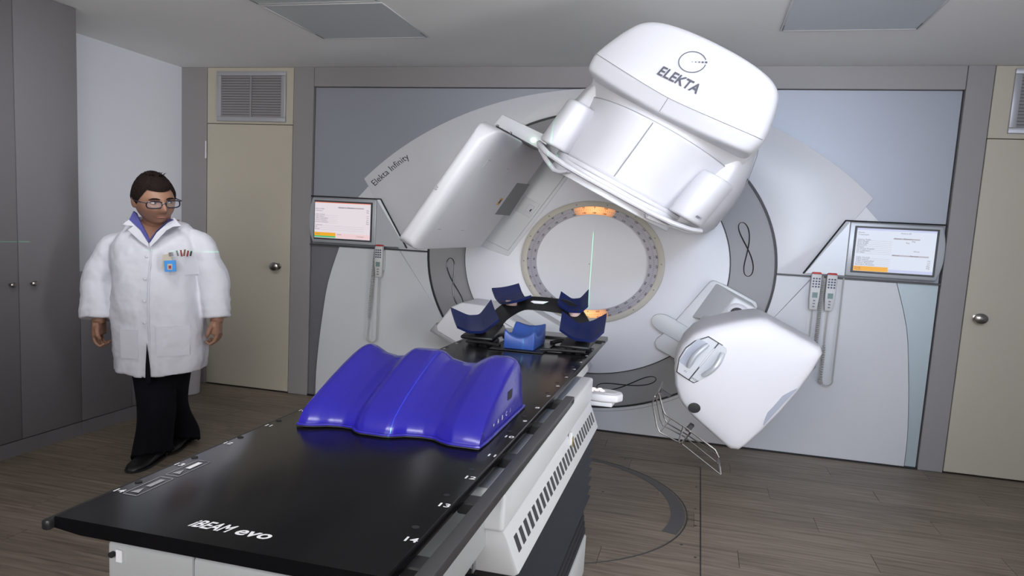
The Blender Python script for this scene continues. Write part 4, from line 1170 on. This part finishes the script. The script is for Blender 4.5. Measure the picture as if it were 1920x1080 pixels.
cup([(-0.2905, -1.6600, 0.9821), (-0.2376, -1.6600, 0.9618), (-0.1795, -1.6600, 0.9679), (-0.1160, -1.6600, 1.0330)], [(-0.3631, -1.5400, 1.0518), (-0.2836, -1.5400, 1.0193), (-0.2348, -1.5400, 1.0267), (-0.1876, -1.5400, 1.1081)], 'navy arm cup, near left')
cup([(0.1289, -1.6600, 1.0127), (0.1879, -1.6600, 0.9742), (0.2630, -1.6600, 0.9724), (0.3031, -1.6600, 1.0234)], [(0.1133, -1.5400, 1.0789), (0.1842, -1.5400, 1.0240), (0.2414, -1.5400, 1.0452), (0.2945, -1.5400, 1.0862)], 'navy arm cup, near right')
cup([(0.0615, -1.3800, 1.0958), (0.1120, -1.3800, 1.0625), (0.1670, -1.3800, 1.0651), (0.1946, -1.3800, 1.1001)], [(0.0560, -1.2800, 1.1465), (0.1056, -1.2800, 1.1117), (0.1431, -1.2800, 1.1179), (0.1778, -1.2800, 1.1683)], 'navy arm cup, far right')
cup([(-0.2734, -1.2400, 1.1314), (-0.2420, -1.2900, 1.0925), (-0.1994, -1.3500, 1.0712), (-0.1378, -1.4300, 1.0908)], [(-0.1468, -1.2400, 1.1683), (-0.1202, -1.2900, 1.1318), (-0.0899, -1.3500, 1.1092), (-0.0438, -1.4300, 1.1318)], 'navy arm cup, far left, turned sideways')
for (x, y, z0, z1, m_) in ((-.215, -1.58, ZT+.05, .975, 'blackm'), (.205, -1.58, ZT+.05, .975, 'blackm'), (-.150, -1.345, 1.06, 1.085, 'clear'), (.135, -1.345, 1.03, 1.065, 'clear')):
    MB().lathe([(.026, z0), (.026, z1)], (x, y, 0), 18).build('cup_post', m_, ab, bevel=0.003)

# ============================================================ head rest
hr = thing('head_rest', (-.01, -1.62, ZT), 'small mid-blue moulded head rest between the arm cups', 'head rest')
def saddle(y, w, hs, hm, base=ZT+.008):
    pts = []
    for i in range(21):
        t = -1+2*i/20; pts.append((-.018+w*t, y, base+hm+(hs-hm)*abs(t)**2.0 if abs(t) < .93 else base+hs*.97))
    return pts + [(-.018+w, y, base), (-.018-w, y, base)]
MB().loft([saddle(-1.715, .060, .088, .052), saddle(-1.70, .062, .092, .056), saddle(-1.665, .062, .060, .030), saddle(-1.63, .062, .052, .022), saddle(-1.585, .062, .058, .028), saddle(-1.545, .063, .088, .052), saddle(-1.525, .063, .102, .080), saddle(-1.495, .060, .096, .082)]).build('rest_body', 'headr', hr, bevel=0.004, seg=2, smooth=50)

# ============================================================ the doctor
PX, PY, PA = -1.885, -1.47, math.radians(18)
pca, psa = math.cos(PA), math.sin(PA)
def PF(p):
    """body frame (to the person's left, forward, up) -> room"""
    l, f, z = p
    return (PX+l*pca+f*psa, PY+l*psa-f*pca, z)
def PFi(p):
    dx, dy = p[0]-PX, p[1]-PY
    return (dx*pca+dy*psa, dx*psa-dy*pca, p[2])
pe = thing('person', (PX, PY, 0), 'dark-haired person in white coat and glasses walking past the couch', 'person')

# head frame
HA, HP, HRo = math.radians(62), math.radians(-12), math.radians(-7)
hm_ = Matrix.Rotation(HA, 3, 'Z') @ Matrix.Rotation(-HP, 3, 'X') @ Matrix.Rotation(HRo, 3, 'Y')
HC = Vector((-1.8158, -1.5700, 1.5044))
HS = 1.06
def HF(p):
    """head frame (to the left, forward, up; metres) -> room"""
    v = hm_ @ Vector((p[0]*HS, -p[1]*HS, p[2]*HS))
    return (HC.x+v.x, HC.y+v.y, HC.z+v.z)
def head_pt(th, ph, k=1.0):
    x, y, z = math.cos(ph)*math.sin(th), math.cos(ph)*math.cos(th), math.sin(ph)
    X, Y, Z = .079*x, .100*y, .124*z
    if z < 0:
        X *= 1-.20*(-z)**2.0; Y *= 1-.10*(-z)**2 if y < 0 else 1-.03*(-z)
    if y < 0 and z < -.3: Y *= .80
    g = lambda cx, cz, sx, sz: math.exp(-((X-cx)/sx)**2-((Z-cz)/sz)**2)
    if y > 0:
        d = .030*g(0, -.026, .013, .020)+.012*g(0, 0.0, .010, .022)       # nose
        d += .006*g(0, .030, .055, .010)                                  # brow
        d -= .013*(g(.033, .008, .016, .013)+g(-.033, .008, .016, .013))  # sockets
        d += .010*(g(.040, -.032, .024, .024)+g(-.040, -.032, .024, .024))  # cheeks
        d += .006*g(0, -.066, .024, .007)+.010*g(0, -.100, .026, .016)    # lips, chin
        d -= .004*g(0, -.080, .020, .006)
        Y += d
    return (X*k, Y*k, Z*k)
def sphere_grid(fn, nt=56, npn=40):
    V = []; F = []
    for j in range(npn+1):
        ph = -math.pi/2+math.pi*j/npn
        for i in range(nt): V.append(fn(2*math.pi*i/nt, max(-1.565, min(1.565, ph))))
    for j in range(npn):
        for i in range(nt):
            F.append((j*nt+i, j*nt+(i+1) % nt, (j+1)*nt+(i+1) % nt, (j+1)*nt+i))
    F.append(tuple(range(nt-1, -1, -1))); F.append(tuple(range(npn*nt, npn*nt+nt)))
    return V, F
def ell(mb, c, r, fr=lambda p: p, n=16):
    V, F = sphere_grid(lambda t, p: fr((c[0]+r[0]*math.cos(p)*math.sin(t), c[1]+r[1]*math.cos(p)*math.cos(t), c[2]+r[2]*math.sin(p))), n, n//2+2)
    return mb.add(V, F)

# joints in body frame
SHR, SHL = (-0.1930, 0.0000, 1.2455), (0.2052, 0.0000, 1.2760)           # person's right, left
ELR, ELL_ = (-0.2665, 0.0000, 1.0320), (0.2599, -0.0200, 1.0605)
WRR, WRL = (-0.2439, 0.0600, 0.8279), (0.2900, 0.0200, 0.8567)
hipF, kneeF, ankF = PFi((-1.9283, -1.4600, 0.5938)), PFi((-1.8378, -1.5300, 0.3388)), PFi((-1.8858, -1.5000, 0.0817))
hipR, kneeR, ankR = PFi((-1.8278, -1.4400, 0.6016)), PFi((-1.9067, -1.3600, 0.3155)), PFi((-1.9403, -1.2400, 0.0943))
toeF, toeR = PFi((-1.8595, -1.6511, 0.0300)), PFi((-1.9074, -1.3591, 0.0300))

body = MB()
V, F = sphere_grid(head_pt); body.add([HF(p) for p in V], F)
for s in (-1, 1): ell(body, (s*.081, -.006, -.004), (.010, .022, .032), HF)
nb = PFi(tuple(HC))
body.tube([PF((nb[0]-.01, nb[1]-.055, HC.z-.03)), PF((nb[0]*.7, nb[1]*.55, HC.z-.11)), PF((.0, .02, 1.36))], [.062, .060, .075], 14)
tor = []
for z, w, d in ((1.37, .07, .06), (1.33, .13, .08), (1.28, .16, .10), (1.10, .16, .12), (.95, .18, .13), (.85, .18, .12), (.78, .15, .10)):
    tor.append([PF((w*math.sin(q), .01+d*math.cos(q), z)) for q in [2*math.pi*k/20 for k in range(20)]])
body.loft(tor)
body.tube([PF((-.10, 0, 1.31)), PF(SHR), PF(ELR), PF(WRR)], [.045, .045, .042, .034], 12)
body.tube([PF((.10, 0, 1.31)), PF(SHL), PF(ELL_), PF(WRL)], [.045, .045, .042, .034], 12)
for a, b, c in ((hipF, kneeF, ankF), (hipR, kneeR, ankR)):
    body.tube([PF((a[0]*.8, a[1], .84)), PF(a), PF(b), PF(c)], [.085, .08, .055, .034], 12)
for a, t in ((ankF, toeF), (ankR, toeR)):
    body.tube([PF(a), PF((a[0], a[1]-.02, .045)), PF(((a[0]+t[0])/2, (a[1]+t[1])/2, .045)), PF((a[0]+(t[0]-a[0])*.8, a[1]+(t[1]-a[1])*.8, .03))], [.030, .022, .018, .014], 10)
def hand(w, s, fwd):
    """relaxed, slightly closed hand hanging from wrist w; s = +1 left hand"""
    wl, wf, wz = w
    def H(a, b, c): return PF((wl+s*a, wf+b, wz-c))
    body.tube([H(0, 0, -.03), H(0, .004, .01)], [.030, .031], 12)
    # palm
    body.loft([[H(x*k, y*1.0+.004, c) for x, y in ((-.017, -.036), (.008, -.040), (.019, -.02), (.019, .03), (.008, .044), (-.017, .040))] for c, k in ((0.0, 1.0), (.04, 1.15), (.078, 1.1))])
    # fingers: two bends, curled towards the palm (palm faces the thigh)
    for i, (fy, L) in enumerate(((.034, .78), (.012, .86), (-.011, .80), (-.033, .66))):
        body.tube([H(.002, fy, .060), H(.008, fy, .090), H(.000, fy+.002, .090+.036*L), H(-.022, fy+.003, .098+.050*L), H(-.042, fy+.003, .086+.040*L)], [.0105, .0100, .0092, .0086, .0074], 8)
    body.tube([H(-.006, .030, .018), H(-.016, .056, .045), H(-.022, .060, .072), H(-.030, .052, .094)], [.015, .012, .0105, .0085], 8)
hand((WRR[0], WRR[1], WRR[2]-.012), -1, 0); hand((WRL[0], WRL[1], WRL[2]-.012), 1, 0)
bo = body.build('body', 'skin', pe, smooth=180)
rm = bo.modifiers.new('skin', 'REMESH'); rm.mode = 'VOXEL'; rm.voxel_size = .0052; rm.use_smooth_shade = True
sm = bo.modifiers.new('soft', 'SMOOTH'); sm.iterations = 3; sm.factor = .5

# hair: cap over crown, sides and back
def hair_fn():
    V = []; F = []; nt, npn = 72, 30
    for j in range(npn+1):
        t = j/npn
        for i in range(nt):
            th = 2*math.pi*i/nt; a = abs((th+math.pi) % (2*math.pi)-math.pi)      # 0 = front, pi = back
            d = math.degrees(a)
            if d < 48: low = 31-2*math.cos(th*3)
            elif d < 72: low = 31-(d-48)*1.1
            elif d < 84: low = 4.6-(d-72)*1.2
            elif d < 104: low = -9.8+(d-84)*.3
            else: low = -4-(d-104)*.55
            ph = math.radians(low+(90-low)*t)
            p = head_pt(th, min(ph, 1.565))
            if th > math.pi: sd = 1
            k = 1.0+.135*min(1, t*5+.22)*(1 if d > 40 else .85)
            top = 1+.05*max(0, math.sin(ph))
            w = .0035*math.sin(th*23+j*.9)+.003*math.sin(th*11-j*1.7)
            V.append((p[0]*k, p[1]*k-.004*t, p[2]*k*top+w*t))
    for j in range(npn):
        for i in range(nt): F.append((j*nt+i, j*nt+(i+1) % nt, (j+1)*nt+(i+1) % nt, (j+1)*nt+i))
    F.append(tuple(range(npn*nt, npn*nt+nt)))
    return V, F
V, F = hair_fn()
ho_ = MB().add(V, F).build('hair', 'hair', pe, HF, smooth=80, label='short dark brown hair')
tf = MB()
random.seed(3)
for k in range(46):
    a = random.uniform(-.7, .7); b = random.uniform(-.5, .6)
    p0 = Vector((.05*a*.8, .07*b, .132)); p1 = p0+Vector((random.uniform(-.02, .02), random.uniform(-.02, .03), random.uniform(.006, .016)))
    tf.tube([tuple(p0), tuple((p0+p1)/2+Vector((0, .003, .004))), tuple(p1)], [.0025, .0018, .0004], 4)
tf.build('hair_tuft', 'hair', ho_, HF)
# eyes, brows, mouth
for s in (-1, 1):
    e = MB(); ell(e, (s*.033, .0835, .009), (.0125, .0095, .0065)); e.build('eye', 'eyew', pe, HF)
    e = MB(); ell(e, (s*.033+.003, .0905, .008), (.0058, .0035, .0056)); e.build('iris', 'iris', pe, HF)
    MB().tube([(s*.052, .083, .024), (s*.040, .093, .031), (s*.026, .098, .031), (s*.013, .099, .027)], [.002, .0042, .0046, .003], 6).build('eyebrow', 'hair', pe, HF)
    MB().tube([(s*.047, .083, .012), (s*.036, .091, .0165), (s*.022, .090, .013)], .0019, 6).build('eyelid', 'skin', pe, HF)
    MB().tube([(s*.072, .012, .028), (s*.076, .008, .010), (s*.077, .006, -.006)], [.009, .008, .004], 6).build('sideburn', 'hair', pe, HF)
MB().tube([(-.024, .090, -.066), (-.012, .099, -.0635), (0, .1015, -.0645), (.012, .099, -.0635), (.024, .090, -.066)], [.002, .0036, .0034, .0036, .002], 6).build('lips', 'lip', pe, HF)
# glasses
gl = MB()
def rim(s):
    pts = []
    for k in range(24):
        q = 2*math.pi*k/24; c, d = math.cos(q), math.sin(q)
        x = s*.0385+.0305*math.copysign(abs(c)**.55, c); z = .003+.0175*math.copysign(abs(d)**.7, d)
        y = .108-.35*(abs(x)-.01)**2*7
        pts.append((x, y, z))
    return pts
for s in (-1, 1):
    gl.tube(rim(s), .0030, 6, closed=True)
    gl.tube([(s*.068, .096, .012), (s*.082, .085, .014), (s*.086, .03, .010), (s*.087, -.006, .012), (s*.083, -.02, -.002)], .0027, 6)
gl.tube([(-.010, .109, .007), (0, .112, .010), (.010, .109, .007)], .0025, 6)
go = gl.build('glasses', 'glass_f', pe, HF, label='dark-framed glasses')
for s in (-1, 1):
    p = rim(s); n = len(p)
    MB().add([(x, y+.0005, z) for x, y, z in p]+[(x, y-.0008, z) for x, y, z in p], [tuple(range(n)), tuple(range(2*n-1, n-1, -1))]).build('lens', 'lens', go, HF)

# ---- white coat
ROWS = [((-0.1355, 0.0000, 1.3423), (0.1674, 0.0000, 1.3553), .105, .10), ((-0.2003, 0.0000, 1.2571), (0.2052, 0.0000, 1.2669), .145, .115), ((-0.2035, 0.0000, 1.1512), (0.1931, 0.0000, 1.1748), .165, .120), ((-0.1870, 0.0000, 1.0305), (0.1935, 0.0000, 1.0524), .180, .115), ((-0.1878, 0.0000, 0.9232), (0.2167, 0.0000, 0.9458), .185, .115),
        ((-0.1962, 0.0000, 0.7995), (0.2300, 0.0000, 0.8224), .178, .120), ((-0.1945, 0.0000, 0.6754), (0.2383, 0.0000, 0.6977), .170, .125), ((-0.1853, 0.0000, 0.5539), (0.2286, 0.0000, 0.5997), .165, .130)]
TAB = [(.5*(a[2]+b[2]), .5*(a[0]+b[0]), .5*(b[0]-a[0]), ff, fb) for a, b, ff, fb in ROWS]
TAB = [(1.405, .0, .085, .07, .085), (1.378, -.005, .145, .085, .09)] + TAB
def cw(z):
    if z >= TAB[0][0]: return TAB[0][1:]
    for (z0, *a), (z1, *b) in zip(TAB, TAB[1:]):
        if z1 <= z <= z0:
            t = (z0-z)/(z0-z1); return [x+(y-x)*t for x, y in zip(a, b)]
    return TAB[-1][1:]
EX = 2.5
def surf(l, z, off=.004):
    lc, hw, ff, fb = cw(z); t = min(.999, abs((l-lc)/hw))
    return (l, ff*(1-t**EX)**(1/EX)+off, z)
def cring(z, dz=None, k=1.0):
    lc, hw, ff, fb = cw(z); pts = []
    for i in range(48):
        q = 2*math.pi*i/48; s, c = math.sin(q), math.cos(q)
        L = lc+hw*k*math.copysign(abs(s)**(2/EX), s); f = (ff if c > 0 else fb)*k*math.copysign(abs(c)**(2/EX), c)
        zz = z
        if dz: zz = z+dz(L, f, q)
        pts.append((L, f, zz))
    return pts
zs = [1.405, 1.378, 1.36, 1.33, 1.29, 1.25, 1.20, 1.14, 1.08, 1.02, .96, .90, .84, .78, .72, .66, .61, .57]
def fold(L, f, q): return 0.0
coat = MB()
rings = [cring(z) for z in zs]
# soft folds towards the hem
for k, z in enumerate(zs):
    amt = max(0, (1.0-z))*.030
    rings[k] = [(l*(1+amt*.6*math.sin(9*math.atan2(l, f)+z*4)), f*(1+amt*math.sin(9*math.atan2(l, f)+z*4)), zz) for l, f, zz in rings[k]]
hem = [(l, f, .535-(.012 if l > -.03 else -.008)+.05*max(0, -l-0.10)*0+(.14*l if l > 0 else 0)) for l, f, zz in rings[-1]]
rings.append(hem)
coat.loft([[PF(p) for p in r] for r in rings])
def sleeve(sh, el, wr, r):
    s0 = (sh[0]*.55, sh[1], sh[2]+.040)
    pts = crom([s0, sh, ((sh[0]*.45+el[0]*.55), (sh[1]+el[1])/2, (sh[2]*.5+el[2]*.5)), el, ((el[0]+wr[0])/2, (el[1]+wr[1])/2, (el[2]+wr[2])/2), wr], 30, False)
    n = len(pts); rr = []
    for i in range(n):
        t = i/(n-1)*(len(r)-1); a = int(min(t, len(r)-2)); rr.append(r[a]+(r[a+1]-r[a])*(t-a)+.0022*math.sin(i*1.9+i*i*.13)*(1 if i > n*.35 else 0))
    coat.tube([PF(p) for p in pts], rr, 20)
sleeve(SHR, ELR, WRR, [.045, .062, .077, .080, .082, .084])
sleeve(SHL, ELL_, WRL, [.045, .062, .070, .072, .070, .065])
co = coat.build('coat', 'coat', pe, smooth=180, label='white laboratory coat')
rm = co.modifiers.new('cloth', 'REMESH'); rm.mode = 'VOXEL'; rm.voxel_size = .0075; rm.use_smooth_shade = True
sm = co.modifiers.new('soft', 'SMOOTH'); sm.iterations = 4; sm.factor = .5
tx_ = bpy.data.textures.new('creases', 'CLOUDS'); tx_.noise_scale = .11
dsp = co.modifiers.new('creases', 'DISPLACE'); dsp.texture = tx_; dsp.strength = .022; dsp.mid_level = .5

def patch(nm, pts, ma, par, off=.006, th=.004, lab=None, dens_=5):
    """piece of cloth lying on the coat: outline points (l, z)"""
    o = []
    for i, p in enumerate(pts):
        a = pts[(i+1) % len(pts)]
        for j in range(dens_): o.append((p[0]+(a[0]-p[0])*j/dens_, p[1]+(a[1]-p[1])*j/dens_))
    n = len(o)
    A = [surf(l, z, off+th) for l, z in o]; B = [surf(l, z, off-.012) for l, z in o]
    return MB().add(A+B, [tuple(range(n)), tuple(range(2*n-1, n-1, -1))] + [(i, i+n, (i+1) % n+n, (i+1) % n) for i in range(n)]).build(nm, ma, par, PF, smooth=50, label=lab)
def LZ(p): return (p[0], p[2])
# open neck: skin, purple shirt collar, lapels
vt, v1, v2 = LZ((0.0205, 0.1400, 1.2691)), LZ((-0.0700, 0.0800, 1.4056)), LZ((0.1188, 0.0800, 1.4147))
patch('throat', [LZ((0.0205, 0.1400, 1.2836)), LZ((-0.0467, 0.1000, 1.3952)), LZ((0.1074, 0.1000, 1.4050))], 'skin', pe, .004, .010)
def ribbon(nm, pts, ma, th=.006, lab=None):
    n = len(pts)
    A = [PF(p) for p in pts]; B = [PF((p[0], p[1]-th, p[2])) for p in pts]
    return MB().add(A+B, [tuple(range(n)), tuple(range(2*n-1, n-1, -1))] + [(i, i+n, (i+1) % n+n, (i+1) % n) for i in range(n)]).build(nm, ma, pe, smooth=30, label=lab)
ribbon('shirt_collar', [(-0.0590, 0.1150, 1.4406), (-0.0785, 0.1200, 1.3873), (-0.0220, 0.1350, 1.3388), (0.0200, 0.1500, 1.2694), (0.0296, 0.1500, 1.2873), (-0.0240, 0.1300, 1.3878), (-0.0449, 0.1200, 1.4299)], 'shirt', .012, 'purple-blue shirt collar')
ribbon('shirt_collar', [(0.1241, 0.1300, 1.4059), (0.0868, 0.1500, 1.3746), (0.0579, 0.1550, 1.3382), (0.0340, 0.1550, 1.2791), (0.0272, 0.1500, 1.2901), (0.0708, 0.1400, 1.3620), (0.1077, 0.1250, 1.4107)], 'shirt', .012)
ribbon('lapel', [(-0.0739, 0.1300, 1.3933), (-0.1025, 0.1250, 1.3655), (-0.0482, 0.1400, 1.3603), (-0.0720, 0.1400, 1.3386), (-0.0090, 0.1650, 1.2825), (0.0354, 0.1750, 1.2510), (0.0288, 0.1650, 1.2704), (-0.0154, 0.1500, 1.3394)], 'coat', .008)
ribbon('lapel', [(0.1210, 0.1100, 1.4175), (0.1586, 0.1200, 1.3733), (0.1344, 0.1500, 1.3689), (0.1095, 0.1650, 1.3473), (0.0757, 0.1750, 1.2966), (0.0414, 0.1780, 1.2515), (0.0380, 0.1700, 1.2740), (0.0647, 0.1600, 1.3330), (0.0994, 0.1400, 1.3811)], 'coat', .008)
# button placket and lower slit
zz = [1.245-.06*i for i in range(12)]
pl_l = [-.105+.0*i for i in range(12)]
MB().tube([PF(surf((0.0380, 0.1700, 1.2510)[0], z, .004)) for z in zz], .0035, 6).build('placket_edge', 'coat', co)
for z in (1.20, 1.08, .96, .84):
    p = surf((0.0380, 0.1700, 1.2510)[0]-.018, z, .006); b_ = MB(); ell(b_, p, (.008, .003, .008), PF, 10); b_.build('button', 'coat', co)
px0 = (0.0342, 0.1700, 0.7060)
MB().add([PF(surf(px0[0]-.006, .73, .010)), PF(surf(px0[0]+.006, .60, .012)), PF(surf(px0[0]+.010, .505, .012)), PF(surf(px0[0]-.016, .505, .012)), PF(surf(px0[0]-.014, .60, .012))], [(0, 1, 2, 3, 4)]).build('coat_slit', 'trouser', co)
# pockets
for a, b, c, d in (((0.1217, 1.2035), (0.2317, 1.2101), (0.2320, 1.1080), (0.1217, 1.1016)), ((0.0687, 0.8189), (0.1991, 0.8259), (0.1995, 0.6584), (0.0685, 0.6518)), ((-0.0995, 0.7921), (-0.0131, 0.7967), (-0.0138, 0.6357), (-0.1006, 0.6313))):
    patch('pocket', [a, b, c, d], 'coat', co, .002, .004)
# badge, card and pens at the breast pocket
def flat(nm, poly, ma, f0=.004, par=pe):
    n = len(poly); A = [PF(p) for p in poly]; B = [PF((p[0], p[1]-f0, p[2])) for p in poly]
    return MB().add(A+B, [tuple(range(n)), tuple(range(2*n-1, n-1, -1))] + [(i, i+n, (i+1) % n+n, (i+1) % n) for i in range(n)]).build(nm, ma, par)
flat('badge_holder', [(0.1030, 0.1900, 1.2155), (0.1384, 0.1900, 1.2263), (0.1535, 0.1920, 1.1553), (0.0990, 0.1920, 1.1434)], 'badgec')
bd = flat('identity_badge', [(0.1102, 0.1960, 1.1847), (0.1621, 0.1960, 1.1906), (0.1653, 0.1980, 1.1304), (0.1157, 0.1980, 1.1246)], 'badgeb')
flat('badge_photo', [(0.1273, 0.1975, 1.1685), (0.1485, 0.1975, 1.1698), (0.1491, 0.1990, 1.1382), (0.1279, 0.1990, 1.1370)], 'badgec', .001)
flat('badge_photo', [(0.1324, 0.1985, 1.1602), (0.1442, 0.1985, 1.1609), (0.1448, 0.2000, 1.1438), (0.1330, 0.2000, 1.1431)], 'penr', .001)
flat('badge_clip', [(0.1318, 0.1970, 1.2291), (0.1507, 0.1970, 1.2331), (0.1534, 0.1980, 1.2132), (0.1346, 0.1980, 1.2092)], 'chrome')
for pa, pb, ma in (((0.1637, 0.1880, 1.2421), (0.1700, 0.1860, 1.2136), 'chrome'), ((0.1826, 0.1880, 1.2461), (0.1866, 0.1860, 1.2117), 'penr'), ((0.2015, 0.1880, 1.2501), (0.1961, 0.1860, 1.2152), 'penb'), ((0.2158, 0.1880, 1.2453), (0.2104, 0.1860, 1.2131), 'penr'), ((0.2300, 0.1880, 1.2432), (0.2246, 0.1860, 1.2169), 'dark')):
    MB().tube([PF(pa), PF(pb)], .0042, 8).build('pen', ma, pe)

# ---- trousers and shoes
tr = MB()
tr.loft([[PF((hipF[0]*.5+hipR[0]*.5+w*math.sin(q), -.0+d*math.cos(q), z)) for q in [2*math.pi*k/24 for k in range(24)]] for z, w, d in ((.95, .16, .13), (.80, .165, .13), (.66, .15, .12), (.60, .13, .11))])
for a, b, c in ((hipF, kneeF, ankF), (hipR, kneeR, ankR)):
    cc_ = (c[0], c[1], max(c[2]-.05, .045))
    pts = crom([(a[0], a[1], .80), a, b, c, cc_], 24, False); n = len(pts)
    tr.tube([PF(p) for p in pts], [.105-.020*min(1, i/(n*.55))+.020*max(0, (i/n-.6)/.4) for i in range(n)], 18)
to = tr.build('trousers', 'trouser', pe, smooth=180, label='black trousers')
rm = to.modifiers.new('cloth', 'REMESH'); rm.mode = 'VOXEL'; rm.voxel_size = .009; rm.use_smooth_shade = True
sm = to.modifiers.new('soft', 'SMOOTH'); sm.iterations = 3; sm.factor = .5
for a, t, lift in ((ankF, toeF, 0.0), (ankR, toeR, 0.0)):
    d = Vector((t[0]-a[0], t[1]-a[1], 0)); d = d.normalized() if d.length > .01 else Vector((0, 1, 0)); sd = Vector((d.y, -d.x, 0))
    h0 = Vector((a[0], a[1], 0))-d*.065
    rings = []
    for s, w, h in ((0.0, .028, .070), (.02, .037, .088), (.07, .041, .094), (.12, .046, .078), (.17, .049, .052), (.215, .044, .042), (.245, .028, .030), (.255, .012, .018)):
        c = h0+d*s
        rings.append([PF(tuple(c+sd*(w*math.cos(q))+Vector((0, 0, max(0.002, h*.5+h*.5*math.sin(q)))))) for q in [2*math.pi*k/16 for k in range(16)]])
    MB().tube([PF((a[0], a[1], a[2]+.04)), PF((a[0], a[1], .05)), PF(tuple(Vector((a[0], a[1], .05))+d*.05))], [.046, .048, .042], 12).build('sock', 'sock', pe)
    so_ = MB().loft(rings).build('shoe', 'shoe', pe, smooth=60, label='black leather shoe')
    rings = []
    for s, w in ((-.004, .030), (.02, .040), (.07, .044), (.12, .049), (.17, .052), (.215, .047), (.245, .032), (.26, .014)):
        c = h0+d*s; rings.append([PF(tuple(c+sd*(w*x)+Vector((0, 0, z)))) for x, z in ((-1, .001), (1, .001), (1, .013), (-1, .013))])
    MB().loft(rings).build('sole', 'black', so_, smooth=30)
